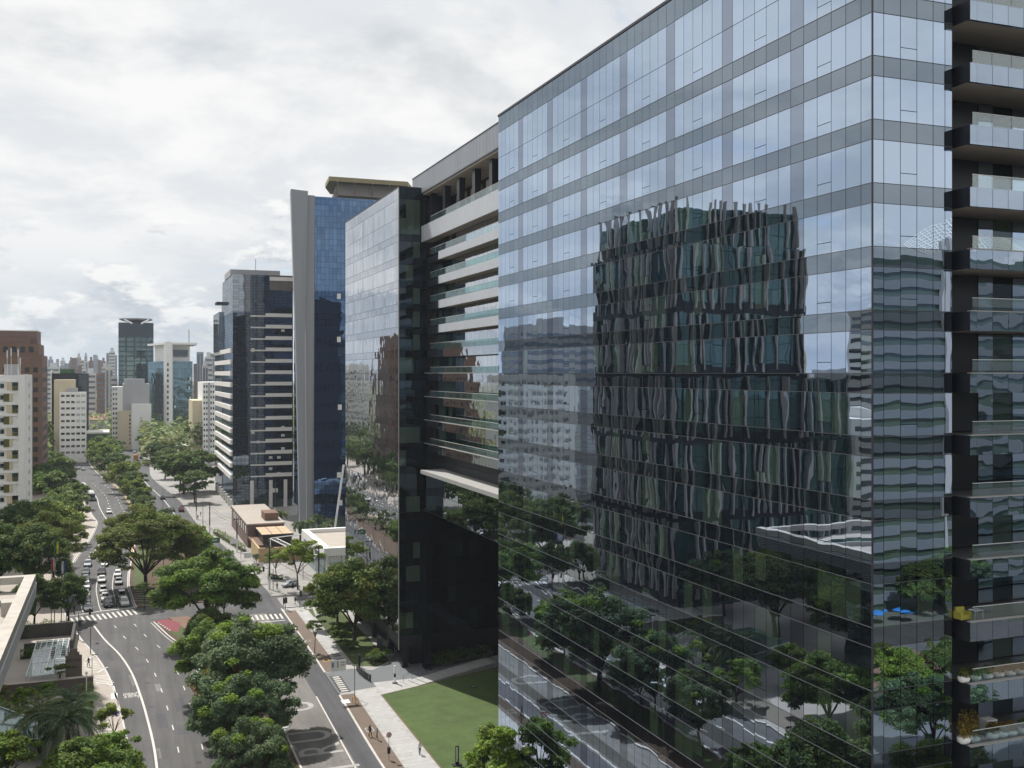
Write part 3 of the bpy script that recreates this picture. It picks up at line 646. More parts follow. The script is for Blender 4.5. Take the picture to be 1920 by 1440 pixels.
M['bluedark'] = glass('blue_dark_band', 0.20, (0.25, 0.45, 0.85), (0.006, 0.012, 0.03), 0.02, 0.35, grid=(1.3, 1.85, 0.06))
oc = (50, 430, 0)
TC = empty('banded_tower', oc, 'dark glass tower with pale horizontal ledges stepping down its side', 'tower')
MB(oc).box(39.7, 62, 396, 437, 3.2, 88.2).build('glass_body', 'towerC', TC)
MB(oc).box(39.65, 46.1, 395.9, 437.1, 74.2, 88.25).box(39.6, 43, 437.1, 440, 3, 80).build('corner_cladding', 'towerCs', TC)
MB(oc).box(39.5, 62, 437, 470, 3.2, 76.0).box(38.6, 39.6, 440, 468, 60, 76.5).build('rear_body', 'towerCs', TC)
MB(oc).box(39.4, 58, 402, 425, 88.2, 90.6).build('roof_plant', 'greywall', TC)
MB(oc).box(53.2, 62.1, 395.8, 397, 82.6, 88.3).build('balcony_recess', 'brownconc', TC)
MB(oc).box(53.2, 62.1, 395.6, 397, 86.2, 87.6).build('top_ledge', 'beigeband', TC)
MB(oc).box(37.2, 41.2, 436, 444, 79.4, 80.4).build('canopy', 'darkmetal', TC)
for k in range(15):
    h = 72.4-4.33*k
    MB(oc).box(51.7, 61.6, 395.2, 396.1, h, h+1.35).build('ledge', 'beigeband', TC)
    MB(oc).box(46.1, 51.7, 395.5, 396.1, h, h+0.5).build('slim_ledge', 'beigeband', TC)
    if h < 60: MB(oc).box(38.9, 39.8, 397.5, 466, h-0.6, h+1.1).build('side_ledge', 'beigeband', TC)
for y in range(398, 470, 9): MB(oc).box(38.9, 40.1, y, y+1.2, 0, 3.6).build('ground_column', 'beigeband', TC)
for x in (46, 53, 58.5): MB(oc).box(x, x+1.3, 395.6, 397, 0, 10.5).build('ground_column', 'beigeband', TC)
MB(oc).box(41.5, 62, 398, 466, 0, 3.2).build('lobby', 'sideglass', TC)
MB(oc).tube((50, 412, 90), (50, 412, 96), 0.12).build('mast', 'metal', TC)
for i in range(14): piece('pale_blind', 'offwhite', (1.3, 0.06, 0.95), (random.choice((47, 49, 53.6, 56.7, 58.2))-50, 395.95-430, 10+random.random()*58), TC)  # off-white panels at random heights on the front glass
# blue tower with its slanted concrete fin
of = (70, 345, 0)
TF = empty('blue_glass_tower', of, 'tall deep-blue glass tower with a flaring concrete fin and rooftop pad', 'tower')
MB(of).box(58.7, 96, 330.6, 372, 4.5, 108).build('glass_body', 'blue', TF)
for k, (a, b) in enumerate(((0, 12), (16, 18.5), (22, 24.5), (28, 31), (35, 37), (40.5, 43), (47, 50), (55, 58), (62, 66), (70, 73))):
    MB(of).box(58.62, 96, 330.52, 372, 4.5+a, 4.5+b).build('dark_floor_band', 'bluedark', TF)
MB(of).box(60, 96, 332, 372, 0, 4.5).build('lobby', 'sideglass', TF)
MB(of).prism([(56.4, 331.6), (58.6, 331.6), (58.6, 338), (56.4, 338)], 0, 108.2, top=[(55.6, 330.2), (58.6, 330.2), (58.6, 338), (55.6, 338)]).build('side_wall', 'finconc', TF)
MB(of).prism([(53.6, 328.2), (56.0, 330.4), (56.0, 332), (53.9, 332)], 0, 60, top=[(52.2, 327.6), (55.4, 329.6), (55.4, 332), (52.6, 332)]).build('concrete_fin', 'finconc', TF)
MB(of).prism([(52.2, 327.6), (55.4, 329.6), (55.4, 332), (52.6, 332)], 60, 109.2, top=[(50.5, 326.6), (56.2, 328.6), (56.2, 332), (51.0, 332)]).build('concrete_fin', 'finconc', TF)
MB(of).prism([(68, 346), (90, 346), (92, 364), (70, 364)], 108, 112.4).build('roof_drum', 'soffit', TF)
M['padbrown'] = mat('pad_brown', (0.30, 0.245, 0.14), 0.8, 0.08)
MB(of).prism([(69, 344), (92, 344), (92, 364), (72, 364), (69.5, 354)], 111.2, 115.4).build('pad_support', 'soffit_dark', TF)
for x in (68, 74, 80, 86): MB(of).path([(x+0.6, 343.9, 111.8), (x, 340.5, 115.2)], 0.22, 5).build('pad_strut', 'padbrown', TF)
MB(of).prism([(65.2, 340.6), (92.3, 340.6), (97.4, 352), (92.3, 366), (70.5, 366), (66.5, 354)], 115.2, 116.7).build('landing_pad', 'padbrown', TF)
for x, z_ in ((66.5, 62), (66.5, 76), (66.8, 40), (66.5, 18), (67, 9)): piece('open_window', 'whitemetal', (1.25, 0.1, 1.75), (x-70, 330.4-345, z_), TF)
MB(of).path([(61.8, 300, 24), (59.0, 300, 4.2)], 0.32, 8).build('slanted_strut', 'whitemetal', TF)
# ------------------------------------------------------------------ far right-hand buildings down the avenue
od = (38, 760, 0)
TD = empty('panel_tower', od, 'teal mirror-glass tower with a white corner shaft and overhanging white crown', 'tower', rz=0)
M['teal'] = glass('teal_glass', 0.40, (0.45, 0.66, 0.74), (0.008, 0.018, 0.022), 0.12, 0.22, grid=(2.6, 3.4, 0.12))
MB(od).prism([(19.5, 800), (31, 748), (48, 752), (48, 800)], 0, 59.5).build('glass_body', 'teal', TD)
MB(od).lathe((31.6, 748.5, 0), [(3.0, 0), (3.0, 73)], 10).build('corner_shaft', 'white', TD)
MB(od).prism([(24, 790), (31, 756), (46.5, 758), (46.5, 790)], 59.5, 71).build('crown_wall', 'white', TD)
MB(od).prism([(19, 795), (29, 746), (51, 749), (51, 795)], 71, 72.4).build('crown_roof', 'white', TD)
MB(od).box(34, 45, 755.5, 757.6, 63, 67.5).build('crown_window', 'winglass', TD)
MB(od).tube((46, 760, 72), (46, 760, 82), 0.3).build('mast', 'metal', TD)
for i in range(22):
    piece('open_window', 'whitemetal', (1.1, 0.3, 1.8), (random.choice((36, 45.5, 46.2, 33.8))-38, 749.2-760+random.random(), 8+random.random()*48), TD)
for k in range(15): piece('shaft_window', 'winglass', (1.0, 0.5, 1.8), (31.2-38, 745.6-760, 4+3.8*k), TD)
oe = (12.4, 885, 0)
TE = empty('round_topped_tower', oe, 'dark green-glass tower with a saucer-like rooftop pad near the vanishing point', 'tower')
M['darkgreen'] = glass('dark_green_glass', 0.22, (0.5, 0.72, 0.74), (0.012, 0.022, 0.024), 0.02, 0.3, grid=(5.2, 3.8, 0.55), gdark=0.3)
pts = [(-0.8, 872), (3, 869), (12.4, 867.5), (22, 869), (25.6, 872), (25.6, 900), (-0.8, 900)]
MB(oe).prism(pts, 0, 80).build('glass_body', 'darkgreen', TE); MB(oe).prism(pts, 80, 91.4).build('crown_band', 'sidespan', TE)
MB(oe).lathe((12.4, 882, 91.4), [(3, 0), (12.6, 2.6), (12.6, 3.6)], 20).build('rooftop_pad', 'metal', TE)
MB(oe).path([(3.5, 868.5, 93.8), (9.5, 868, 90.5)], 0.7, 6).build('pad_brace', 'white', TE); MB(oe).path([(22, 868.5, 93.8), (16, 868, 90.5)], 0.7, 6).build('pad_brace', 'white', TE)
og = (7, 745, 0)
TG = empty('grey_apartment_block', og, 'blank grey and cream apartment block in front of the dark round-topped tower', 'building')
MB(og).box(-4.7, 2.0, 735, 760, 0, 42).build('pale_wing', 'offwhite', TG); MB(og).box(2.0, 19, 736.5, 762, 0, 44).box(3, 16, 738, 760, 44, 47.2).build('grey_wall', 'greywall', TG)
MB(og).box(-0.3, 8, 731, 736.4, 0, 26).build('cream_block', 'cream', TG); MB(og).box(7.5, 20, 729.5, 736.4, 0, 30.5).build('white_block', 'white', TG)
grid_windows(TG, og, 'S', -4.4, -1.2, 2, 3, 42, 12, 0.9, 1.5, 735); grid_windows(TG, og, 'S', 6.0, 7.0, 1, 3, 24, 8, 0.8, 1.2, 731)
oh = (32, 640, 0)
LB = empty('low_showroom', oh, 'low cream showroom building behind roadside trees under the teal tower', 'building')
MB(oh).box(17.9, 46, 622, 655, 0, 8.2).build('wall', 'cream', LB); MB(oh).box(17.6, 46.2, 621.7, 655, 8.2, 9.0).build('roof', 'offwhite', LB)
for x in (20, 23.6, 27.2, 31): piece('window', 'brick2', (2.2, 0.2, 3.2), (x-32, 621.9-640, 4.4), LB)
oi = (45, 610, 0)
WA = empty('white_apartment_block', oi, 'narrow white apartment block with small punched windows beside the banded tower', 'building')
MB(oi).box(43.8, 60, 600, 640, 0, 46).build('wall', 'white', WA); MB(oi).box(38.6, 44.0, 606, 640, 0, 35.6).build('beige_wall', 'cream', WA)
MB(oi).box(46.6, 47.6, 599.5, 600, 0, 46).build('service_shaft', 'greywall', WA)
grid_windows(WA, oi, 'S', 43.9, 46.6, 2, 2, 45.2, 14, 0.7, 1.3, 600); grid_windows(WA, oi, 'S', 47.6, 51.6, 3, 2, 45.2, 14, 0.7, 1.3, 600)
# ------------------------------------------------------------------ left-hand buildings
ow = (-42, 332, 0)
WT = empty('white_apartment_tower', ow, 'white apartment tower with olive panels and rooftop antennas at the left edge', 'tower')
MB(ow).box(-58, -25.2, 320.1, 346, 0, 50.5).build('wall', 'white', WT); MB(ow).box(-26.6, -25.0, 319.4, 346.1, 0, 50.6).build('edge_pier', 'white', WT)
for k in range(15):
    z0 = 46.2-3.2*k
    if z0 < 1: break
    MB(ow).box(-55, -26.6, 319.85, 320.1, z0+2.3, z0+2.9).build('floor_band', 'white', WT)
    piece('panel', 'cream', (1.5, 0.12, 2.2), (-28.9-ow[0] if k % 2 else -28.9-ow[0], 319.98-ow[1], z0+1.15), WT)
    piece('panel', 'olive', (1.45, 0.14, 2.2 if k % 2 else 1.0), ((-29.7 if k % 2 else -27.5)-ow[0], 319.96-ow[1], z0+(1.15 if k % 2 else 0.5)), WT)
    if k % 2 == 0: piece('window', 'winglass', (1.5, 0.14, 1.2), (-27.5-ow[0], 319.96-ow[1], z0+1.7), WT)
    for x in (-30.7, -31.6, -34.0, -36.5, -39, -41.5, -44, -46.5, -49, -51.5, -54): piece('window', 'winglass', (0.75 if x > -33 else 1.25, 0.14, 1.15), (x-ow[0], 319.96-ow[1], z0+1.25), WT)
    piece('window', 'winglass', (0.14, 1.2, 1.3), (-24.98-ow[0], 334-ow[1], z0+1.3), WT)
MB(ow).box(-30.5, -27.2, 322, 330, 50.5, 53.6).build('lift_house', 'greywall', WT)
for x, y, h in ((-29.6, 321, 57.6), (-28.6, 321, 58.2), (-26.8, 321, 58.0), (-26.4, 322.5, 55.5)):
    MB(ow).tube((x, y, 50.5), (x, y, h), 0.07, 0.07, 6).box(x-0.16, x+0.16, y-0.12, y+0.12, h-2.2, h-0.2).build('antenna', 'whitemetal', WT)
ob = (-40, 488, 0)
BT = empty('brown_brick_tower', ob, 'brown brick office tower with stepped top and square dark windows', 'tower')
MB(ob).box(-62, -30.3, 472, 505, 0, 58.6).build('wall', 'brick', BT); MB(ob).box(-60, -31.6, 474, 504, 58.6, 63.4).box(-58, -35, 476, 500, 63.4, 66).build('upper_storeys', 'brick', BT)
MB(ob).box(-52, -32.6, 478, 500, 63.4, 68.8).build('penthouse', 'brick2', BT); MB(ob).box(-30.3, -30.2, 472, 505, 0, 58.6).build('side_wall', 'brick2', BT)
MB(ob).box(-52.3, -32.3, 477.7, 500.3, 68.8, 69.2).build('parapet', 'offwhite', BT)
grid_windows(BT, ob, 'S', -37.6, -31.2, 2, 0.5, 54.5, 13, 1.75, 2.1, 472, 'pier'); grid_windows(BT, ob, 'S', -60, -39, 6, 0.5, 54.5, 13, 1.75, 2.1, 472, 'pier')
grid_windows(BT, ob, 'E', 474, 503, 7, 0.5, 54.5, 13, 1.75, 2.1, -30.2, 'pier'); grid_windows(BT, ob, 'S', -37.6, -31.2, 2, 54.6, 58.2, 1, 1.6, 1.6, 472, 'brick2'); grid_windows(BT, ob, 'S', -46, -33, 4, 59, 63, 1, 1.8, 2.4, 474, 'pier')
oj = (-28, 655, 0)
LC = empty('cream_block', oj, 'cream windowless block with a white balconied front left of the avenue', 'building')
MB(oj).box(-35, -24.6, 641, 670, 0, 47.3).build('cream_wall', 'cream', LC); MB(oj).box(-31.9, -17.8, 636, 641, 0, 40.3).build('white_wall', 'white', LC); MB(oj).box(-28.3, -22.4, 637, 641, 40.3, 42.6).build('lift_house', 'greywall', LC)
grid_windows(LC, oj, 'S', -31.5, -18, 5, 4, 40, 10, 1.9, 1.2, 636)
ok_ = (-27, 690, 0)
DB = empty('black_glass_block', ok_, 'black glass slab block behind the cream building', 'building')
MB(ok_).box(-38.5, -18.2, 680, 705, 0, 51).build('glass_body', 'sidespan', DB); MB(ok_).box(-38.9, -38.5, 679.6, 705, 0, 53).build('white_pier', 'white', DB); MB(ok_).box(-34, -26, 684, 700, 51, 53.6).build('green_roof_house', mat('green_paint', (0.03, 0.12, 0.03), 0.7), DB)
ol = (-52, 660, 0)
LW = empty('white_slab_block', ol, 'tall white slab block with dark window strips beside the brown tower', 'building')
MB(ol).box(-62, -40.3, 646, 670, 0, 54).build('wall', 'offwhite', LW); MB(ol).box(-58, -44, 648, 668, 54, 57).build('lift_house', 'offwhite', LW)
grid_windows(LW, ol, 'S', -60, -41, 7, 3, 53, 14, 1.4, 1.5, 646); grid_windows(LW, ol, 'E', 647, 669, 6, 3, 53, 14, 1.6, 1.5, -40.3)
om = (-16, 560, 0)
GB = empty('low_glass_building', om, 'low dark glass building among trees left of the avenue', 'building')
MB(om).box(-24, -6, 660, 690, 0, 15).build('glass_body', 'sideglass', GB); MB(om).box(-24.2, -5.8, 659.8, 690, 15, 15.8).build('roof', 'offwhite', GB)
# ------------------------------------------------------------------ podium with the louvred roof at the left edge
op = (-20, 100, 0)
PB = empty('podium_building', op, 'concrete podium roof with a louvred edge at the bottom left', 'building')
X1 = -9.9; YE = 143.0; ZT = 25.5
M['podium_conc'] = mat('weathered_roof_concrete', (0.46, 0.43, 0.385), 0.85, 0.2, 0.6, fine=0.15)
M['podglass'] = glass('podium_glass', 0.25, (0.6, 0.75, 0.72), (0.02, 0.035, 0.03), 0.02, 0.4, grid=(2.4, 1.2, 0.07))
MB(op).box(-60, -25, 30, YE-3, 0, 22.6).build('glass_body', 'podglass', PB)
MB(op).box(X1-1.25, X1, 30, YE, 24.6, ZT).build('roof_edge', 'podium_conc', PB); MB(op).box(-60, X1-1.25, YE-1.2, YE, 24.6, ZT).build('roof_edge', 'podium_conc', PB)
MB(op).box(-60, X1-1.3, 30, YE-1.25, 22.62, 23.6).build('roof_deck', 'slab_warm', PB)
for k in range(7): MB(op).box(X1-0.15, X1+0.12-0.02*k, 30, YE-0.05, 24.35-0.28*k, 24.50-0.28*k).build('louvre', 'fascia', PB)
MB(op).box(X1-1.2, X1-0.2, 30, YE-0.2, 22.6, 24.55).build('louvre_backing', 'darkmetal', PB)
for i, y in enumerate((131.0, 118, 105, 92)):
    MB(op).box(-60, X1-3.2, y, y+3.8, 23.6, 24.1).build('skylight', 'podglass', PB); MB(op).box(-60, X1-3.0, y-0.5, y-0.1, 23.6, 24.3).build('skylight_kerb', 'conc', PB)
    MB(op).box(X1-2.6, X1-1.3, y-2.6, y-0.6, 23.6, 25.1).build('roof_beam', 'podium_conc', PB)
# ------------------------------------------------------------------ restaurant and pavilion past the side street
oq = (40, 310, 0)
RS = empty('brick_restaurant', oq, 'brown brick restaurant with flat cream roof and chimney block', 'building')
MB(oq).box(34.9, 45.5, 307, 352, 0, 6.6).build('brick_wall', 'brick2', RS); MB(oq).box(34.7, 45.7, 306.8, 352.2, 6.6, 7.0).build('roof', 'slab_warm', RS)
MB(oq).box(40.5, 44.5, 312, 320, 7.0, 9.2).build('chimney_block', 'brick', RS)
for i in range(7): piece('window', 'white', (0.12, 1.5, 2.0), (34.86-40, 311+i*5.4-310, 4.9), RS)
MB(oq).box(37.4, 45.4, 292, 306.6, 0, 5.6).build('dark_front', 'pier', RS); MB(oq).box(35.0, 37.4, 290, 312, 3.0, 3.4).build('canopy', 'brick', RS)
MB(oq).prism([(37.0, 291.4), (45.8, 291.4), (45.8, 306.4), (37.0, 306.4)], 5.6, 5.9).build('awning_frame', 'darkmetal', RS)
M['canvas'] = mat('tan_canvas', (0.52, 0.38, 0.25), 0.8, 0.08)
for i in range(3):
    for j in range(3): piece('awning_panel', 'canvas', (2.7, 4.7, 0.08), (38.5+2.9*i-40, 294.0+4.95*j-310, 5.96), RS)
MB(oq).box(34.9, 46.8, 281.5, 282.1, 0, 3.9).box(34.9, 35.4, 282.1, 298, 0, 3.9).build('yard_wall', mat('ochre_wall', (0.50, 0.37, 0.20), 0.8, 0.1), RS)
text_mesh('wall_lettering', 'M Ω', 1.5, 'greywall', RS, (40.4-40, 291.9-310, 4.3), (R(90), 0, 0), (1.1, 0.9, 1), 0.02)
on = (60, 265, 0)
PV = empty('glass_pavilion', on, 'white framed glass pavilion with a broad flat roof by the side street', 'building')
MB(on).box(47.6, 86, 250.5, 281, 6.6, 7.3).build('roof_deck', 'slab_warm', PV)
for a in ((46.6, 48.2, 249.4, 282.4), (48.2, 86, 249.4, 251.0), (48.2, 86, 281.0, 282.4)): MB(on).box(*a, 6.3, 8.3).build('roof_fascia', 'white', PV)
for x, y in ((47.2, 250), (47.2, 265), (47.2, 281), (60, 250), (74, 250)): MB(on).box(x, x+0.7, y, y+0.7, 0, 6.4).build('column', 'white', PV)
for i in range(5): piece('glass_wall', 'rail', (2.9, 0.05, 6.0), (49.4+3*i-60, 249.6-265, 3.2), PV)
for i in range(8): piece('glass_wall', 'rail', (0.05, 3.7, 6.0), (46.9-60, 253+3.8*i-265, 3.2), PV)
MB(on).box(50, 84, 254, 280, 0, 2.4).build('interior_floor', 'offwhite', PV); MB(on).box(52, 84, 258, 280, 2.4, 6.2).build('interior_wall', mat('ochre_interior', (0.30, 0.2, 0.06), 0.8), PV)
for x in (38.3, 40.0): MB(on).path([(x, 284, 6.0), (x+4.4, 255, 6.0)], 0.14, 6).build('frame_beam', 'whitemetal', PV)
for i in range(10): MB(on).path([(38.3+0.44*i, 284-2.9*i, 6.0), (40.0+0.44*i, 284-2.9*i, 6.0)], 0.09, 5).build('frame_rung', 'whitemetal', PV)
MB(on).path([(38.5, 284, 6.1), (47, 282, 7)], 0.14, 6).build('frame_beam', 'whitemetal', PV); MB(on).path([(42, 255.5, 6), (47, 250.5, 6.6)], 0.14, 6).build('frame_beam', 'whitemetal', PV)
for x in (38.4, 42.4): MB(on).tube((x, 284 if x < 40 else 255, 0), (x, 284 if x < 40 else 255, 6.0), 0.12, 0.12, 6).build('frame_post', 'whitemetal', PV)
# ------------------------------------------------------------------ forecourt wall, sign and pergola on the left
os_ = (-7.2, 186.8, 0.12)
SG = empty('address_sign', os_, 'stepped brown concrete sign wall reading FARIA LIMA 3400 on the forecourt', 'sign')
MB(os_).box(-8.5, -5.9, 186.8, 187.4, 0.12, 3.6).box(-8.0, -6.3, 186.82, 187.38, 3.6, 4.1).box(-7.7, -6.6, 186.84, 187.36, 4.1, 4.7).build('wall', 'brownconc', SG)
text_mesh('lettering', 'FARIA LIMA', 0.40, 'darkmetal', SG, (0, -0.03, 2.75), (R(90), 0, 0), (1, 1, 1), 0.02); text_mesh('lettering', '3400', 0.46, 'darkmetal', SG, (0, -0.03, 1.55), (R(90), 0, 0), (1, 1, 1), 0.02)
def wall(name, x0, x1, y0, y1, h, mt, label, cap=None):
    r = empty(name, ((x0+x1)/2, (y0+y1)/2, 0.12), label, 'wall'); o = tuple(r.location)
    MB(o).box(x0, x1, y0, y1, 0.12, 0.12+h).build('wall_body', mt, r)
    if cap: MB(o).box(x0-0.06, x1+0.06, y0-0.06, y1+0.06, 0.12+h, 0.22+h).build('coping', cap, r)
    return r
r = wall('garden_wall', -24, -3.9, 176.2, 176.8, 2.5, 'brownconc', 'long brown concrete wall between pergola and palms', 'slab_warm')
piece('base_strip', 'white', (5.6, 0.3, 0.3), (-6.6-r.location.x, 175.95-r.location.y, 0.15), r)
wall('retaining_wall', -20, -8.4, 216.4, 217.0, 2.6, 'darkconc', 'stained dark concrete retaining wall below the flagpoles')
wall('retaining_wall', -8.4, -7.9, 204, 217.0, 2.2, 'darkconc', 'dark side wall along the pavement by the traffic signal')
wall('low_wall', -16, -7.9, 202.8, 203.2, 2.3, 'darkconc', 'low dark wall with planting behind the pergola')
opg = (-11.2, 189, 0.12)
PG = empty('pergola', opg, 'white framed glass pergola on the forecourt beside the address sign', 'pergola')
for x in (-13.7, -8.5):
    for y in (178.2, 186.0, 194.0, 201.2): MB(opg).tube((x, y, 0.12), (x, y, 3.1), 0.09, 0.09, 6).build('post', 'whitemetal', PG)
for s in range(3):
    ya = 178+7.8*s
    for i in range(7): MB(opg).box(-13.8, -8.4, ya+1.2*i, ya+1.2*i+0.09, 3.12, 3.22).build('rafter', 'whitemetal', PG)
    for j in range(7): MB(opg).box(-13.8+0.885*j, -13.7+0.885*j+(0.1 if j == 3 else 0), ya, ya+7.3, 3.23, 3.32).build('purlin', 'whitemetal', PG)
    for i in range(6):
        for j in range(6): piece('roof_pane', 'rail', (0.78, 1.08, 0.02), (-13.31+0.885*j-opg[0], ya+1.2*i+0.65-opg[1], 3.10), PG)
# dark canopy building with green roof strips, bottom left
ocn = (-14, 158, 0.12)
CN = empty('glass_canopy', ocn, 'green glass canopy sheltered by clipped hedges at the bottom left', 'canopy')
MB(ocn).prism([(-22, 152), (-9.6, 146.5), (-8.6, 152), (-16.5, 163.5), (-22, 163.5)], 3.2, 3.3).build('canopy_glass', 'rail2', CN)
for a, b in (((-22, 152), (-9.6, 146.5)), ((-19, 158), (-8.8, 150.5)), ((-16.5, 163.5), (-8.6, 152))): MB(ocn).path([(*a, 3.4), (*b, 3.4)], 0.08, 6).build('canopy_beam', 'whitemetal', CN)
for x, y in ((-8.4, 145.2), (-14.6, 157.6)): MB(ocn).tube((x, y, 0.12), (x, y, 3.3), 0.32, 0.32, 10).build('column', 'greywall', CN)
# ------------------------------------------------------------------ buildings across the avenue that the glass mirrors
orr = (-40, 214, 0)
FN = empty('finned_tower', orr, 'dark tower clad in wavy vertical fins, mirrored in the big glass front', 'tower')
M['finglass'] = glass('fin_tower_glass', 0.22, (0.5, 0.72, 0.70), (0.022, 0.052, 0.050), 0.01, 0.3, None, 0.2, grid=(2.2, 4.1, 0.10))
M['finstone'] = mat('warm_fin_stone', (0.46, 0.43, 0.40), 0.8, 0.15, 0.3)
MB(orr).box(-57, -24.6, 194, 236, 0, 79).box(-56, -25.8, 195, 235, 79, 87).box(-69.5, -57, 194.4, 236, 0, 50).build('glass_body', 'finglass', FN)
rn = random.Random(4)
for tier, (a, b) in enumerate(((2, 19), (19.6, 36), (36.6, 50.5), (51.2, 64.5), (65.2, 79.5), (79.5, 89))):
    ins = 1 if tier == 5 else 0
    if tier < 5: MB(orr).box(-57.3, -24.2, 193.6, 236.2, a-1.0, a+1.4).build('floor_band', 'pier', FN)
    x = -56.5+ins-(12.5 if tier < 3 else 0)
    while x < -25-ins:
        h1 = b-0.4+(rn.uniform(0, 0.7) if tier == 5 else 0); MB(orr).obox((x, 193.4+ins, (a+h1)/2), rn.uniform(-0.35, 0.35), 0.42, 0.8, h1-a).build('fin', 'finstone', FN); x += rn.choice((1.6, 2.2, 3.2, 4.8))
    y = 194.5+ins
    while y < 235.5-ins:
        h1 = b-0.4+(rn.uniform(0, 0.7) if tier == 5 else 0); MB(orr).obox((-24.0-ins, y, (a+h1)/2), rn.uniform(-0.35, 0.35), 0.7, 0.42, h1-a).build('fin', 'finstone', FN); y += rn.choice((1.8, 2.4, 3.2, 4.6))
ots = (185, -80, 0)
BD = empty('striped_office_block', ots, 'grey and dark striped office block mirrored in the narrow end wall', 'building')
M['bandgrey'] = mat('pale_grey_band', (0.135, 0.15, 0.17), 0.6, 0.06, 0.3)
MB(ots).box(120, 260, -110, -71.5, 0, 76).build('glass_body', 'sideglass', BD)
for k in range(21): MB(ots).box(119.5, 260.5, -110.5, -71, 2.6+3.5*k, 4.5+3.5*k).build('floor_band', 'bandgrey', BD)
MB(ots).box(168, 169.6, -71.2, -70.2, 0, 80).build('stair_shaft', 'greywall', BD)
d = MB(ots)
def dome(t, s): 
    x = 166+t*36; return (x, -74-8*s, 76+9.0*math.sin(math.pi*(0.12+0.8*t))*(0.35+0.65*s)+1.0*s)
for i in range(27):
    for j in range(11):
        if j < 10: d.tube(dome(i/26, j/10), dome(i/26, (j+1)/10), 0.16, 0.16, 4)
        if i < 26: d.tube(dome(i/26, j/10), dome((i+1)/26, j/10), 0.16, 0.16, 4)
d.build('lattice_dome', 'whitemetal', BD)
rn = random.Random(12); west = []
spec = [(-178, 300, 26, 24, 75, 'offwhite'), (-150, 340, 22, 20, 62, 'cream'), (-66, 362, 30, 22, 69, 'greywall'), (-95, 300, 20, 22, 44, 'white'), (-120, 250, 24, 20, 38, 'offwhite'),
        (-90, 420, 24, 24, 66, 'cream'), (-130, 480, 26, 24, 58, 'greywall'), (-74, 585, 24, 24, 62, 'white'), (-210, 380, 30, 24, 50, 'greywall'), (-250, 260, 30, 30, 55, 'cream'), (-60, 268, 22, 20, 55, 'offwhite'), (-110, 180, 26, 22, 30, 'offwhite'),
        (-300, 330, 30, 30, 64, 'offwhite'), (-230, 480, 30, 26, 70, 'white')]
for i, (x, y, w, dp, h, mt) in enumerate(spec):
    o = (x, y, 0); t = empty('residential_tower', o, 'plain residential tower west of the avenue, mirrored small in the glass', 'tower', 'residential towers west of the avenue')
    MB(o).box(x-w/2, x+w/2, y-dp/2, y+dp/2, 0, h).box(x-4, x+4, y-4, y+4, h, h+3).build('wall', mt, t)
    nz = int(h/3.3)
    for k in range(nz):
        MB(o).box(x-w/2+1, x+w/2-1, y-dp/2-0.15, y-dp/2+0.2, 1.6+3.3*k, 3.0+3.3*k).box(x+w/2-0.2, x+w/2+0.15, y-dp/2+1.5, y+dp/2-1.5, 1.6+3.3*k, 3.0+3.3*k).build('window_strip', 'winglass', t)
# ------------------------------------------------------------------ hazy skyline
def sky_tower(x, y, w, dp, h, mt, crown, rnk):
    o = (x, y, 0); t = empty('skyline_tower', o, '', 'tower', 'far skyline towers')
    MB(o).box(x-w/2, x+w/2, y-dp/2, y+dp/2, 0, h).build('wall', mt, t)
    if crown: MB(o).box(x-w/4, x+w/4, y-dp/4, y+dp/4, h, h+crown).build('roof_house', mt, t)
    b = MB(o); n = max(2, int(w/6))
    if rnk % 3 != 1:
        for k in range(int((h-6)/4.2)): MB(o).box(x-w*0.43, x+w*0.43, y-dp/2-0.3, y-dp/2+0.1, h-3.6-4.2*k, h-2.0-4.2*k).build('window_strip', 'skywin', t)
        return t
    for i in range(n):
        xx = x-w/2+w*(i+0.5)/n; b = MB(o).box(xx-w/n*0.27, xx+w/n*0.27, y-dp/2-0.3, y-dp/2+0.1, 4, h-2); b.build('window_strip', 'skywin', t)
    return t
M['skywin'] = mat('far_windows', (0.16, 0.18, 0.21), 0.5, 0.3, 0.2)
M['skyblue'] = mat('far_bluegrey', (0.30, 0.36, 0.43), 0.7, 0.1, 0.1); M['skyred'] = mat('far_brick', (0.24, 0.145, 0.13), 0.8, 0.1, 0.1); M['skypale'] = mat('far_pale', (0.56, 0.53, 0.50), 0.8, 0.1, 0.1); M['skywhite'] = mat('far_white', (0.64, 0.64, 0.64), 0.8, 0.08, 0.1)
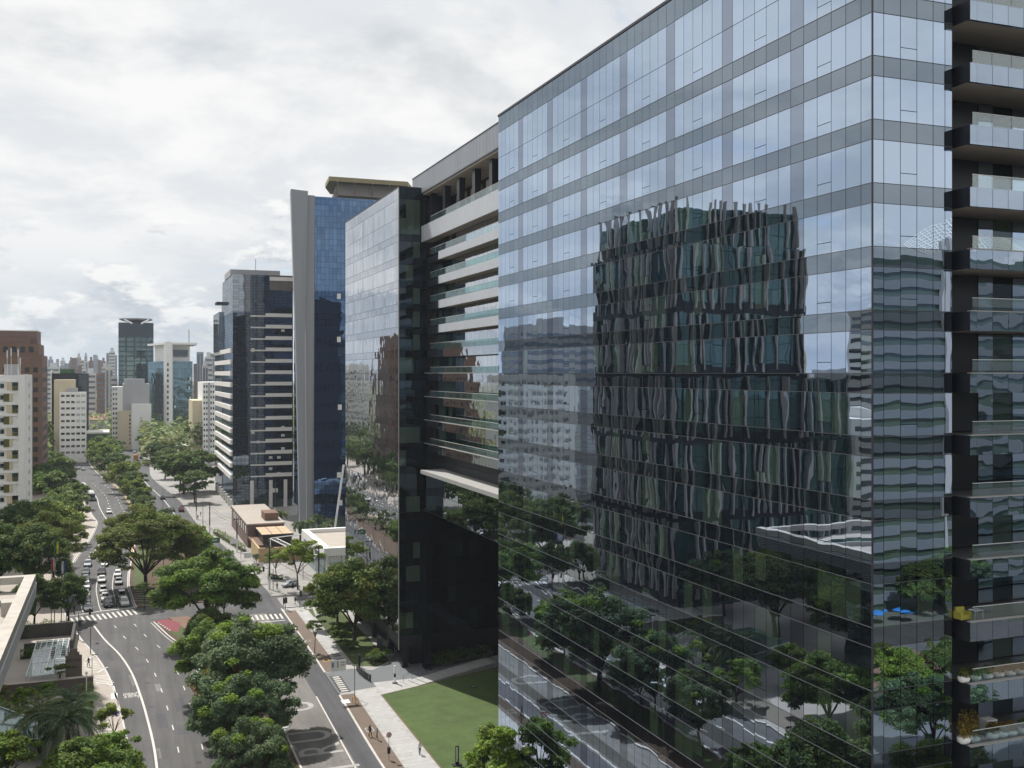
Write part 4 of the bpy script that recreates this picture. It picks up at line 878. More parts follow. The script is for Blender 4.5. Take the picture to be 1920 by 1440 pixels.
# (u, v_top, width px, distance)  ->  placed on the ground at that bearing and distance
F_ = [(84, 675, 7, 2600, 'skyblue'), (95, 674, 9, 2500, 'skyblue'), (108, 673, 5, 2700, 'skyblue'), (118, 676, 9, 2400, 'skywhite'), (126, 681, 10, 2000, 'skyblue'), (133, 676, 6, 1700, 'skyred'), (139, 671, 9, 1500, 'skyred'), (148, 669, 8, 1600, 'skypale'),
      (154, 675, 7, 1450, 'skypale'), (161, 667, 5, 2600, 'skyblue'), (165, 677, 9, 1400, 'skywhite'), (171, 676, 8, 1350, 'skyred'), (178, 665, 6, 2500, 'skyblue'), (182, 672, 6, 2300, 'skyblue'), (187, 675, 7, 1500, 'skyred'), (194, 677, 8, 1700, 'skyred'),
      (202, 662, 5, 1500, 'skyblue'), (210, 659, 11, 1450, 'skywhite'), (217, 666, 5, 1800, 'skyblue'), (150, 693, 12, 1100, 'skyred'), (158, 692, 8, 1050, 'skywhite'), (100, 688, 22, 1000, 'skywhite'), (118, 687, 14, 1150, 'skyblue'),
      (170, 699, 18, 860, 'skywhite'), (189, 701, 14, 850, 'skyred'), (205, 690, 14, 1000, 'skypale'), (214, 706, 12, 900, 'skywhite'), (196, 688, 10, 1250, 'skypale'),
      (375, 660, 12, 1000, 'skyblue'), (391, 669, 14, 900, 'skywhite'), (400, 663, 12, 1150, 'skyblue'), (385, 685, 10, 800, 'skywhite'), (366, 682, 6, 950, 'skyred'),
      (60, 678, 12, 1900, 'skyblue'), (40, 676, 10, 2100, 'skypale'), (20, 680, 14, 1700, 'skyblue'), (6, 677, 10, 2200, 'skywhite')]
sk = []
s_, c_ = math.sin(YAW), math.cos(YAW)
for i, (u, vt, wp, dist, mt) in enumerate(F_):
    k = (u-960)/1920; dx, dy = s_+k*c_, c_-k*s_; q = dist/math.hypot(dx, dy)
    h = 51+(700-vt)/1920*q; w = wp*q/1920
    sk.append((u, sky_tower(dx*q, dy*q, w, w*0.8, max(h, 20), mt, (2+q*0.002) if i % 2 else 0, i), mt))
sk.sort(key=lambda t: t[0]); cnt = {}
CN_ = {'skyblue': 'blue-grey', 'skyred': 'reddish brick', 'skypale': 'pale beige', 'skywhite': 'whitish'}
for u, t, mt in sk:
    side = 'left of the round-topped tower' if u < 224 else 'right of the teal tower'; key = (mt, side); cnt[key] = cnt.get(key, 0)+1
    t['label'] = f'{CN_[mt]} far tower, {ORD[cnt[key]-1]} of that colour {side}'
# street corner behind the camera, seen in the end wall
MB().box(60, 300, -60, -46, -0.02, 0.03).build('cross_street', 'asphalt', label='cross street behind the camera mirrored in the end wall', kind='structure')
MB().box(80, 180, -45, -29, -0.02, 0.12).build('corner_plaza', 'brick', label='terracotta plaza across the cross street corner mirrored in the end wall', kind='structure')
MB().box(66.5, 200, -28, 51, -0.02, 0.10).build('service_yard', 'cobble', label='dark paved yard beside the near block mirrored in the end wall', kind='structure')
M['parasol_blue'] = mat('parasol_blue', (0.02, 0.16, 0.45), 0.7)
for i, (x, y) in enumerate(((141, -64), (146, -66), (150, -63))):
    r = empty('parasol', (x, y, 0), f'bright blue parasol mirrored low in the end wall, {ORD[i]} of three', 'parasol'); MB().tube((0, 0, 0), (0, 0, 2.6), 0.05).build('pole', 'metal', r); MB().lathe((0, 0, 2.1), [(2.2, 0), (1.2, 0.5), (0.05, 0.8)], 8).build('canopy', 'parasol_blue', r)
# low house roofs among the trees
for i, (x, y) in enumerate(((-20, 830), (-12, 842), (-26, 850), (-16, 815))):
    o = (x, y, 0); t = empty('tiled_house', o, f'low house with orange tiled roof among distant trees, {ORD[i]} of four', 'house', 'tiled houses among the trees')
    MB(o).box(x-4, x+4, y-4, y+4, 0, 17).build('wall', 'offwhite', t); MB(o).prism([(x-5, y-5), (x+5, y-5), (x+5, y+5), (x-5, y+5)], 17, 20, top=[(x-1, y-1), (x+1, y-1), (x+1, y+1), (x-1, y+1)]).build('roof', mat('roof_tile', (0.50, 0.30, 0.22), 0.8), t)
# mirrored city behind the camera: a few more blocks so that the end wall has something to show
for i, (x, y, w, dp, h, mt) in enumerate(((60, -120, 40, 30, 45, 'greywall'), (110, -170, 34, 30, 60, 'offwhite'), (300, -90, 50, 40, 52, 'greywall'), (90, -75, 24, 20, 14, 'cream'))):
    o = (x, y, 0); t = empty('city_block', o, 'plain block behind the camera, glimpsed in the end wall glass', 'building', 'blocks behind the camera')
    MB(o).box(x-w/2, x+w/2, y-dp/2, y+dp/2, 0, h).build('wall', mt, t)
    for k in range(int(h/3.5)): MB(o).box(x-w/2+1, x+w/2-1, y+dp/2-0.2, y+dp/2+0.15, 1.5+3.5*k, 3.0+3.5*k).build('window_strip', 'winglass', t)
# ------------------------------------------------------------------ vegetation
LEAF = {'deep': leafmat('deep_green_leaves', ((0.010, 0.028, 0.008), (0.028, 0.055, 0.014), (0.095, 0.125, 0.032))),
        'mid': leafmat('mid_green_leaves', ((0.016, 0.038, 0.008), (0.045, 0.078, 0.016), (0.13, 0.16, 0.035))),
        'olive': leafmat('olive_leaves', ((0.020, 0.032, 0.008), (0.045, 0.062, 0.016), (0.10, 0.115, 0.03))),
        'fresh': leafmat('fresh_green_leaves', ((0.022, 0.055, 0.008), (0.065, 0.115, 0.016), (0.16, 0.20, 0.03))),
        'grey': leafmat('grey_green_leaves', ((0.018, 0.038, 0.018), (0.045, 0.072, 0.035), (0.11, 0.14, 0.075))),
        'palm': leafmat('palm_leaves', ((0.018, 0.035, 0.014), (0.04, 0.062, 0.026), (0.10, 0.13, 0.06)), 0.15),
        'rust': leafmat('rusty_leaves', ((0.03, 0.02, 0.008), (0.11, 0.075, 0.014), (0.19, 0.13, 0.03))),
        'purple': leafmat('purple_blossom', ((0.03, 0.02, 0.09), (0.09, 0.06, 0.24), (0.18, 0.13, 0.4)))}
def leaf_mesh(name, P, Nn, S, mats, mi=None, rng=None, aspect=0.62):
    n = len(P); up = np.tile(np.array([0, 0, 1.0]), (n, 1)); r = rng.normal(size=(n, 3)); a = np.cross(Nn, r); a /= np.linalg.norm(a, axis=1)[:, None]+1e-9
    b = np.cross(Nn, a); b /= np.linalg.norm(b, axis=1)[:, None]+1e-9
    A = a*S[:, None]; B = b*S[:, None]*aspect
    # a kinked six-point leaf spray: diamond-like, two quads folded on its rib
    fold = Nn*S[:, None]*0.22
    V = np.stack([P-A, P-B*0.95-A*0.1+fold, P+A, P+B*0.95+A*0.1+fold], axis=1).reshape(-1, 3)
    me = bpy.data.meshes.new(name); me.vertices.add(4*n); me.vertices.foreach_set('co', V.astype(np.float32).ravel())
    me.loops.add(4*n); me.loops.foreach_set('vertex_index', np.arange(4*n, dtype=np.int32)); me.polygons.add(n)
    me.polygons.foreach_set('loop_start', np.arange(0, 4*n, 4, dtype=np.int32))
    for m in mats: me.materials.append(LEAF[m])
    if mi is not None: me.polygons.foreach_set('material_index', mi.astype(np.int32))
    me.update(calc_edges=True); return me
def crown(name, seed, rad, rz, cz, nclump, rc, nleaf, size, mats, dome=0.0, fill=0.55, flat=0.75, mixfrac=0.0):
    rng = np.random.default_rng(seed)
    # clump centres through an uneven ellipsoid, denser towards its skin
    d = rng.normal(size=(nclump, 3)); d /= np.linalg.norm(d, axis=1)[:, None]
    if dome: d[:, 2] = np.where(d[:, 2] < -dome, -d[:, 2], d[:, 2])
    lob = 1+0.20*np.sin(3*np.arctan2(d[:, 1], d[:, 0])+seed)+0.13*np.sin(5*np.arctan2(d[:, 1], d[:, 0])+2.1*seed)
    rr = (fill+(1-fill)*rng.random(nclump)**0.5)*lob
    C = d*rr[:, None]*np.array([rad, rad, rz]); C[:, 2] += cz
    rcl = rc*rng.uniform(0.55, 1.25, nclump)
    w = rcl**2; idx = rng.choice(nclump, nleaf, p=w/w.sum())
    e = rng.normal(size=(nleaf, 3)); e /= np.linalg.norm(e, axis=1)[:, None]; low = e[:, 2] < -0.35; e[low, 2] *= -0.6
    q = rng.random(nleaf)**0.4
    P = C[idx]+e*(rcl[idx]*q)[:, None]*np.array([1, 1, flat])
    out = e*0.6+np.array([0, 0, 0.55])+rng.normal(size=(nleaf, 3))*0.45; out /= np.linalg.norm(out, axis=1)[:, None]
    S = size*rng.uniform(0.6, 1.25, nleaf)
    mi = (rng.random(nclump) < mixfrac)[idx] if mixfrac else None
    return leaf_mesh(name, P, out, S, mats, mi, rng), C
def trunk(C, seed, base_r, fork, nlimb=9, lean=0.3):
    rng = random.Random(seed); b = MB(); lx, ly = rng.uniform(-lean, lean), rng.uniform(-lean, lean)
    b.path([(0, 0, 0), (lx*0.4, ly*0.4, fork*0.5), (lx, ly, fork)], [base_r*1.25, base_r*0.95, base_r*0.8], 8)
    for c in sorted(list(C), key=lambda c: rng.random())[:nlimb]:
        m = (lx*0.5+c[0]*0.45, ly*0.5+c[1]*0.45, fork+(c[2]-fork)*0.62)
        b.path([(lx, ly, fork-0.1), m, tuple(c)], [base_r*0.5, base_r*0.32, base_r*0.08], 6)
    return b
PROTO = {}
def proto(key, seed, rad, rz, cz, ncl, rc, nl, size, mats, fork, br, **kw):
    me, C = crown('crown', seed, rad, rz, cz, ncl, rc, nl, size, mats, **kw); tm = trunk(C, seed, br, fork, 10).mesh('trunk', 'bark', True)
    PROTO[key] = (me, tm)
proto('umbrella', 3, 10.5, 6.6, 9.4, 240, 1.95, 66000, 0.25, ('olive', 'mid'), 3.6, 0.42, dome=0.42, fill=0.74, flat=0.5, mixfrac=0.25)
proto('bulky', 7, 6.4, 5.4, 8.6, 190, 1.45, 62000, 0.22, ('grey', 'fresh'), 3.4, 0.34, dome=0.45, fill=0.68, mixfrac=0.10)
proto('round', 11, 5.8, 4.6, 7.2, 130, 1.45, 42000, 0.225, ('mid', 'fresh'), 3.0, 0.28, dome=0.5, fill=0.66, flat=0.6, mixfrac=0.3)
proto('dense', 17, 5.4, 4.4, 6.9, 120, 1.45, 36000, 0.235, ('deep', 'olive'), 2.8, 0.28, dome=0.5, fill=0.66, mixfrac=0.25)
proto('airy', 23, 4.0, 2.6, 6.4, 34, 1.1, 5200, 0.25, ('mid', 'fresh'), 3.0, 0.16, dome=0.3, fill=0.5, flat=0.5, mixfrac=0.3)
proto('small', 29, 1.9, 1.1, 4.0, 14, 0.6, 1200, 0.17, ('olive', 'deep'), 2.6, 0.07, dome=0.2, fill=0.4, flat=0.4)
proto('rusty', 31, 4.0, 3.2, 5.4, 40, 1.3, 8000, 0.24, ('rust', 'mid'), 2.2, 0.2, dome=0.5, fill=0.6, mixfrac=0.35)
proto('bright', 37, 3.0, 2.9, 3.9, 40, 1.0, 8000, 0.21, ('fresh', 'mid'), 1.5, 0.14, dome=0.6, fill=0.55, mixfrac=0.4)
proto('shrub', 41, 1.5, 0.9, 0.9, 16, 0.6, 2200, 0.15, ('deep', 'mid'), 0.4, 0.05, dome=0.2, fill=0.45, mixfrac=0.4)
proto('far', 43, 6.5, 5.0, 7.0, 46, 2.2, 5000, 0.62, ('mid', 'olive'), 3.0, 0.35, dome=0.5, fill=0.6, mixfrac=0.3)
proto('fardark', 47, 6.5, 5.2, 7.2, 46, 2.2, 5000, 0.62, ('deep', 'mid'), 3.0, 0.35, dome=0.5, fill=0.6, mixfrac=0.2)
def tree(kind, x, y, sc, rz, label, group=None, name='tree', cat='tree', z=0.12):
    me, tm = PROTO[kind]; r = empty(name, (x, y, z), label, cat, group, rz)
    r.scale = (sc,)*3 if isinstance(sc, (int, float)) else sc
    c = bpy.data.objects.new('crown' if cat != 'shrub' else 'foliage', me); link(c, r); t = bpy.data.objects.new('trunk' if cat != 'shrub' else 'stem', tm); link(t, r)
    return r
# the large trees that fill the middle of the picture
tree('umbrella', 5.8, 254, (1.10, 1.05, 1.08), 0.6, 'huge umbrella-shaped tree spreading over the waiting cars', name='umbrella_tree')
tree('round', 15.6, 201, 1.36, 0.3, 'dense bright-topped tree on the median just before the zebra crossing', name='median_tree')
tree('bulky', 16.8, 148, (1.06, 1.12, 1.08), 1.9, 'largest leafy tree on the median, bottom centre', name='median_tree')
tree('bulky', 14.6, 133.5, (0.76, 0.80, 0.84), 4.2, 'lower leafy tree at the bottom edge in front of the largest median tree', name='median_tree')
tree('bulky', 14.4, 121.5, (0.64, 0.66, 0.72), 2.9, 'leafy tree cut off by the bottom edge below the median clump', name='median_tree')
tree('round', 14.0, 168, (0.86, 0.9, 0.92), 2.6, 'rounded green tree on the median shading the bus avenue', name='median_tree')
tree('rusty', 14.0, 153, 1.0, 1.2, 'small rusty-brown leaved tree at the left foot of the median trees', name='median_tree')
tree('rusty', 13.6, 139.5, 0.7, 3.2, 'thin brownish shrub-like tree on the median at the bottom edge', name='median_tree')
tree('dense', 15.2, 192.5, (0.72, 0.72, 0.66), 5.0, 'low dense tree at the foot of the bright-topped median tree', name='median_tree')
tree('small', 5.0, 234.4, 1.1, 0.5, 'small bushy tree under the umbrella tree at the crossing', name='median_tree')
tree('round', 15.8, 268, 1.05, 2.2, 'light green tree behind the umbrella tree to its right', name='median_tree')
tree('dense', 20.5, 222, 0.55, 2.2, 'low dark tree behind the bright-topped median tree', name='median_tree')
# right pavement
tree('dense', 41.2, 190, (1.22, 1.18, 1.22), 0.4, 'spreading dark tree beside the dark glass wing', name='roadside_tree')
tree('dense', 41.0, 205, (0.9, 0.9, 0.95), 2.4, 'second tree behind the spreading one by the glass wing', name='roadside_tree')
tree('small', 33.2, 187, 1.12, 1.0, 'thin sapling with dark leaves on the brown paving strip', name='sapling')
tree('airy', 39.2, 243.0, 1.25, 1.0, 'airy light-green tree at the corner of the side street', name='roadside_tree')
tree('airy', 36.5, 259.0, 0.75, 2.0, 'thin grey-green young tree before the ochre wall', name='roadside_tree')
tree('bright', 41.4, 112.5, (1.12, 1.12, 1.30), 0.7, 'bright yellow-green tree against the glass at the bottom', name='roadside_tree')
# left forecourt
tree('bright', -0.6, 134.5, (0.98, 0.98, 0.95), 2.0, 'yellow-green tree on the left pavement at the bottom edge', name='forecourt_tree')
tree('bright', -12.6, 138.5, 0.98, 4.0, 'round green tree in the bottom left corner', name='forecourt_tree')
for i, (x, y, s, lb) in enumerate(((-17.5, 253, (1.25, 1.25, 1.30), 'dark spreading tree over the left pavement by the flagpoles'), (-15.2, 276, (1.35, 1.3, 1.5), 'broad dark tree left of the umbrella tree'), (-26, 262, 1.3, 'dark tree at the left edge below the white tower'),
                                   (-9.8, 229, (0.62, 0.62, 0.75), 'low dark tree overhanging the pavement by the zebra crossing'), (-16.0, 226, 0.8, 'dark tree behind the retaining wall'), (-24, 300, 1.3, 'tall dark tree in front of the white tower'))):
    tree('dense' if i != 1 else 'umbrella', x, y, s if i != 1 else (0.68, 0.68, 0.92), i*1.3, lb, name='forecourt_tree')
LT = [(-15, 330, 1.2), (-28, 338, 1.2), (-20, 352, 1.1), (-14, 372, 1.05), (-17, 398, 0.95), (-14, 418, 0.9), (-23, 432, 1.2), (-20, 455, 1.1), (-27, 470, 1.2), (-24, 505, 1.2), (-33, 520, 1.2), (-30, 560, 1.1), (-40, 545, 1.3)]
for i, (x, y, s) in enumerate(LT): s *= 0.82; x -= 1.5; tree('fardark' if i % 3 else 'far', x, y, s, i*1.7, f'leafy tree along the far left pavement, {ORD[i]} going away from the camera', 'trees along the far left pavement', 'roadside_tree')
MT = [(8.6, 330, 0.5), (9.6, 352, 0.55), (8.8, 372, 0.6), (8.0, 392, 0.62), (7.4, 412, 0.7), (6.0, 430, 0.85), (5.2, 449, 0.95), (1.6, 465, 1.2), (2.0, 486, 1.05), (-2.5, 520, 1.2), (-5.2, 556, 1.3), (-7.5, 592, 1.35), (-4.0, 625, 1.2), (-11, 640, 1.3)]
for i, (x, y, s) in enumerate(MT): s *= 0.84; tree('far' if i % 3 else 'fardark', x, y, s, i*2.1, f'leafy tree on the far median, {ORD[i]} going away from the camera', 'trees on the far median', 'median_tree')
RT = [(27.6, 420, 0.95), (25.2, 452, 1.3), (30.5, 462, 1.35), (20.5, 520, 0.9), (23, 560, 0.9), (17.5, 640, 0.9), (21, 600, 1.0), (18, 690, 1.0), (26, 492, 1.1)]
for i, (x, y, s) in enumerate(RT): tree('fardark', x, y, s, i*1.1, f'dark tree on the far right pavement, {ORD[i]} in its row', 'trees on the far right pavement', 'roadside_tree')
# trees that only the glass shows, standing nearer than the frame
NEAR = [(76, 4, 0.7), (86, 14, 0.75), (98, 0, 0.8), (108, -18, 0.8), (122, -22, 0.7), (130, -66, 0.8), (136, -68, 0.8), (158, -66, 0.9), (168, -67, 0.9), (17.5, 104, 0.5), (18.5, 90, 1.05), (17, 76, 0.95), (18, 62, 1.0), (18.4, 46, 0.9), (17.6, 30, 1.0), (-4, 118, 0.9), (-4.5, 104, 0.8), (-4, 88, 0.9), (-4.6, 72, 0.85), (37, 98, 0.62), (37, 84, 0.6), (37, 70, 0.65), (37, 56, 0.6), (-30, 166, 1.2), (-34, 150, 1.1), (-46, 170, 1.2), (-30, 185, 0.9)]
for i, (x, y, s) in enumerate(NEAR): tree(('round', 'dense', 'bulky')[i % 3], x, y, s, i*0.9, 'street tree outside the frame, seen only mirrored in the dark glass', 'street trees mirrored in the glass', 'street_tree')
# distant wood as one mass
rng = np.random.default_rng(5); n = 70000
q = rng.random(n); yy = 600+2400*rng.random(n)**1.7; xx = -0.02*yy+rng.normal(size=n)*0.13*yy+rng.uniform(-20, 20, n)
keep = ~((xx > LE(0)*0-34-(yy-600)*0.03) & (xx < 12) & (yy < 760)); xx, yy = xx[keep], yy[keep]; n = len(xx)
zz = 4+14*rng.random(n)+6*np.sin(xx*0.11)*np.sin(yy*0.07)
me = leaf_mesh('distant_treetops', np.stack([xx, yy, np.maximum(zz, 1)], 1), np.tile([0, -0.3, 0.95], (n, 1))+rng.normal(size=(n, 3))*0.3, rng.uniform(0.9, 2.2, n)*(0.8+yy/2200), ('deep', 'olive'), (np.sin(xx*0.05+yy*0.023) > 0.3), rng)
tag(link(bpy.data.objects.new('distant_treetops', me)), 'far mass of treetops between the distant towers', 'trees', None, 'stuff')
# palms
def palm_meshes(seed, nf, L_, droop, rise, leaflet, th, mt='palm'):
    rng = np.random.default_rng(seed); P = []; Nn = []; A = []; quads = []; b = MB()
    for f in range(nf):
        az = 2*math.pi*f/nf+rng.uniform(-0.2, 0.2); el = R(rise+rng.uniform(-18, 22)-25*(f % 3)); Lf = L_*rng.uniform(0.85, 1.1)
        pts = []; p = np.array([0, 0, th]); e = el
        for k in range(13): pts.append(p.copy()); p = p+np.array([math.cos(az)*math.cos(e), math.sin(az)*math.cos(e), math.sin(e)])*Lf/12; e -= droop/12
        b.path([tuple(x) for x in pts[::3]], [0.05, 0.04, 0.03, 0.02, 0.01], 4)
        side = np.array([-math.sin(az), math.cos(az), 0])
        for k in range(1, 13):
            for s in (-1, 1):
                for j in (0, 0.5):
                    o = pts[k-1]*(1-j)+pts[k]*j; t = (k-1+j)/12; ll = leaflet*(0.55+math.sin(math.pi*min(1, t*0.9+0.1))*0.6); fw = pts[k]-pts[k-1]; fw = fw/np.linalg.norm(fw)
                    tip = o+(side*s*0.8+fw*0.75+np.array([0, 0, -0.28]))*ll; w = fw*0.07
                    quads += [o-w, (o+tip)/2-w*1.3+np.array([0, 0, 0.05]), tip, (o+tip)/2+w*1.3+np.array([0, 0, 0.05])]
    V = np.array(quads); n = len(V)//4; me = bpy.data.meshes.new('fronds'); me.from_pydata(V.tolist(), [], [(4*i, 4*i+1, 4*i+2, 4*i+3) for i in range(n)]); me.materials.append(LEAF[mt]); me.update()
    t = MB().path([(0, 0, 0), (0.08, 0, th*0.5), (0, 0, th)], [0.27, 0.20, 0.17], 8)
    t.v += [v for v in b.v]; base = len(t.v)-len(b.v); t.f += [tuple(base+i for i in f) for f in b.f]; t.m += b.m
    return me, t.mesh('trunk', 'bark', True)
PALM = {'big': palm_meshes(1, 30, 4.4, R(105), 62, 0.62, 4.4), 'street': palm_meshes(2, 20, 2.6, R(120), 45, 0.5, 5.0)}
def palm(kind, x, y, sc, rz, label, group=None):
    me, tm = PALM[kind]; r = empty('palm_tree', (x, y, 0.12), label, 'palm', group, rz); r.scale = (sc,)*3
    link(bpy.data.objects.new('fronds', me), r); link(bpy.data.objects.new('trunk', tm), r); return r
palm('big', -6.4, 144.6, 1.28, 0.2, 'large arching palm nearest the camera at the bottom left'); palm('big', -10.0, 151.0, 1.12, 1.7, 'arching palm left of the large one by the hedges'); palm('big', -6.6, 154.5, 1.12, 2.9, 'arching palm behind the large one by the garden wall')
palm('street', 14.2, 356, 1.15, 0.3, 'slim palm on the far median by the right carriageway'); palm('street', -14.8, 296, 1.6, 1.3, 'tall palm below the white apartment tower'); palm('street', -12.2, 388, 1.5, 2.0, 'palm on the far left pavement by the bus')
for i, (x, y, s) in enumerate(((49.5, 303, 1.35), (53, 310, 1.25), (56, 300, 1.2), (60, 308, 1.2), (47.8, 330, 1.3), (57.5, 318, 1.3))): palm('street', x, y, s, i, f'palm in the garden behind the glass pavilion, {ORD[i]} of six', 'palms behind the pavilion')
palm('street', 33.6, 276, 0.6, 0, 'short palm on the verge by the brick restaurant')
# shrubs and hedges
def hedge(name, pts, w, h, mats, label, z=0.12, dens=260, size=0.13, seed=3):
    rng = np.random.default_rng(seed); P = []; Nn = []
    for (a, b) in zip(pts[:-1], pts[1:]):
        a = np.array(a); b = np.array(b); Ln = np.linalg.norm(b-a); n = int(Ln*dens); t = rng.random(n); d = (b-a)/Ln; s = np.array([-d[1], d[0]])
        e = rng.normal(size=(n, 2)); e /= np.linalg.norm(e, axis=1)[:, None]; rr = 0.8+0.25*np.sin(t*Ln*1.7+seed)+0.12*np.sin(t*Ln*4.1)+rng.normal(size=n)*0.07
        o = e[:, 0:1]*s*w/2*rr[:, None]; zz = h/2+np.sign(e[:, 1])*np.abs(e[:, 1])**0.7*h/2*rr
        P.append(np.concatenate([a+(b-a)*t[:, None]+o, zz[:, None]], 1)); Nn.append(np.concatenate([o*1.2, (e[:, 1:2]+0.4)], 1)+rng.normal(size=(n, 3))*0.45)
    P = np.concatenate(P); Nn = np.concatenate(Nn); Nn /= np.linalg.norm(Nn, axis=1)[:, None]; c = P.mean(0); 
    r = empty(name, (c[0], c[1], z), label, 'hedge'); P = P-np.array([c[0], c[1], 0])
    link(bpy.data.objects.new('foliage', leaf_mesh('foliage', P, Nn, size*rng.uniform(0.7, 1.3, len(P)), mats, (rng.random(len(P)) < 0.4), rng)), r)
    b = MB((c[0], c[1], 0))
    for (p, q) in zip(pts[:-1], pts[1:]): b.path([(*p, 0.2), (*q, 0.2)], w*0.22, 5)
    b.build('stem', 'bark', r); return r
hedge('clipped_hedge', [(-17.2, 171.6), (-12.4, 163.8), (-8.4, 156.6)], 2.0, 1.8, ('fresh', 'mid'), 'upper bright clipped hedge running to the corner at bottom left', seed=1, z=0.5)
hedge('clipped_hedge', [(-16.5, 164.6), (-10.6, 154.6), (-8.4, 156.2)], 1.7, 1.7, ('fresh', 'mid'), 'lower bright clipped hedge above the green glass canopy', seed=2, z=0.5)
hedge('dark_hedge', [(50.4, 170.4), (62.5, 173.6)], 2.6, 2.4, ('deep', 'olive'), 'long dark hedge at the foot of the glass wing by the steps', seed=3)
hedge('dark_hedge', [(-16.5, 201.5), (-8.8, 202.0)], 1.6, 2.0, ('deep', 'mid'), 'dark hedge against the low wall behind the pergola', seed=4)
hedge('dark_hedge', [(-18.5, 216.8), (-10.5, 217.2)], 1.2, 3.2, ('mid', 'deep'), 'straggly hedge topping the retaining wall', seed=5)
hedge('dark_hedge', [(-4.6, 174.5), (-4.5, 160.5)], 1.6, 2.4, ('deep', 'mid'), 'dark hedge along the left pavement behind the white lamp post', seed=6)
hedge('low_hedge', [(34.6, 258.5), (37.5, 256.0)], 1.2, 1.2, ('deep', 'mid'), 'low dark hedge before the ochre yard wall', seed=7)
hedge('low_hedge', [(33.3, 300), (31.2, 316), (28.2, 338)], 2.0, 1.8, ('mid', 'deep'), 'verge of shrubs along the kerb by the brick restaurant', seed=8, dens=120)
hedge('low_hedge', [(40.2, 242.0), (44.5, 241.6), (49.5, 243.6)], 1.4, 0.8, ('fresh', 'rust'), 'low mixed planting at the side street corner before the pavilion', seed=9)
hedge('low_hedge', [(8.0, 345), (8.2, 300), (6.8, 280)], 2.2, 1.5, ('olive', 'mid'), 'rough planting strip along the far median', seed=10, dens=90, size=0.2)
SH = [(42.0, 176.5, 1.0, 'shrub', 'rounded shrub on the verge by the driveway gate'), (43.8, 178.4, 1.1, 'shrub', 'dark shrub beside the entrance screen'), (39.6, 187.0, 0.9, 'shrub', 'dark shrub at the trunk of the spreading tree'), (39.3, 193.5, 1.1, 'shrub', 'dark bush on the verge behind the spreading tree'), (40.2, 198.5, 1.2, 'shrub', 'bush on the verge nearest the planter wall'),
      (-13.6, 169.5, 0.85, 'bright', 'yellow-green shrub mass above the hedges, bottom left'), (-10.2, 171.6, 0.8, 'bright', 'bright shrub against the brown garden wall'), (-17.5, 173.6, 0.6, 'rusty', 'orange-tinged shrub at the left end of the garden wall'), (-8.8, 177.6, 0.9, 'small', 'dark slim shrub poking over the garden wall'), (-2.6, 160.5, 0.0, '', '')]
for x, y, s, k, lb in SH:
    if s: tree(k, x, y, s*(0.62 if k in ('bright', 'rusty') else 1), x, lb, None, 'shrub', 'shrub')
# purple-flowering small tree on the left pavement
me, C = crown('crown', 77, 2.0, 1.3, 4.6, 24, 0.75, 3600, 0.16, ('mid', 'purple'), dome=0.3, fill=0.45, mixfrac=0.12)
r = empty('flowering_tree', (-0.9, 147.6, 0.12), 'small tree with purple blossom on the left pavement', 'tree'); link(bpy.data.objects.new('crown', me), r); link(bpy.data.objects.new('trunk', trunk(C, 77, 0.10, 2.6, 6).mesh('trunk', 'bark', True)), r)
# terrace planters on the near block
def bowl(x, y, z, s, leafkey, label, hh=1.0):
    r = empty('planter_bowl', (x, y, z), label, 'planter', 'planter bowls on the terraces'); r.scale = (s,)*3
    MB().lathe((0, 0, 0), [(0.22, 0), (0.36, 0.12), (0.40, 0.28), (0.34, 0.42), (0.28, 0.42)], 14).build('bowl', 'white', r, True)
    rng = np.random.default_rng(int(x*97) % 1000); n = 420; e = rng.normal(size=(n, 3)); e /= np.linalg.norm(e, axis=1)[:, None]; P = e*np.array([0.42, 0.42, 0.42*hh])*(rng.random(n)**0.4)[:, None]; P[:, 2] = np.abs(P[:, 2])*1.3+0.42
    link(bpy.data.objects.new('plant', leaf_mesh('plant', P, e, 0.07*rng.uniform(0.6, 1.3, n), (leafkey,), None, rng)), r)
for i in range(9): bowl(51.15+0.98*i, 51.55, 31.0-0.05, 1.0, 'olive', f'white bowl planter on the upper planted terrace, {ORD[i]} from the left')
for i, (x, k, h) in enumerate(((51.2, 'rust', 3.2), (52.0, 'rust', 3.0), (53.6, 'rust', 1.2), (54.4, 'rust', 1.0), (55.2, 'rust', 0.9), (56.4, 'grey', 1.0), (57.0, 'olive', 2.6))): bowl(x, 51.6, 26.95, 1.1, k, f'white bowl planter on the lower planted terrace, {ORD[i]} from the left', h)
for i, (x, k, h) in enumerate(((51.4, 'olive', 1.6), (53.9, 'grey', 2.6), (56.3, 'olive', 1.6))): bowl(x, 51.7, 22.95, 1.1, k, f'leafy potted plant on the lowest visible terrace, {ORD[i]} from the left', h)
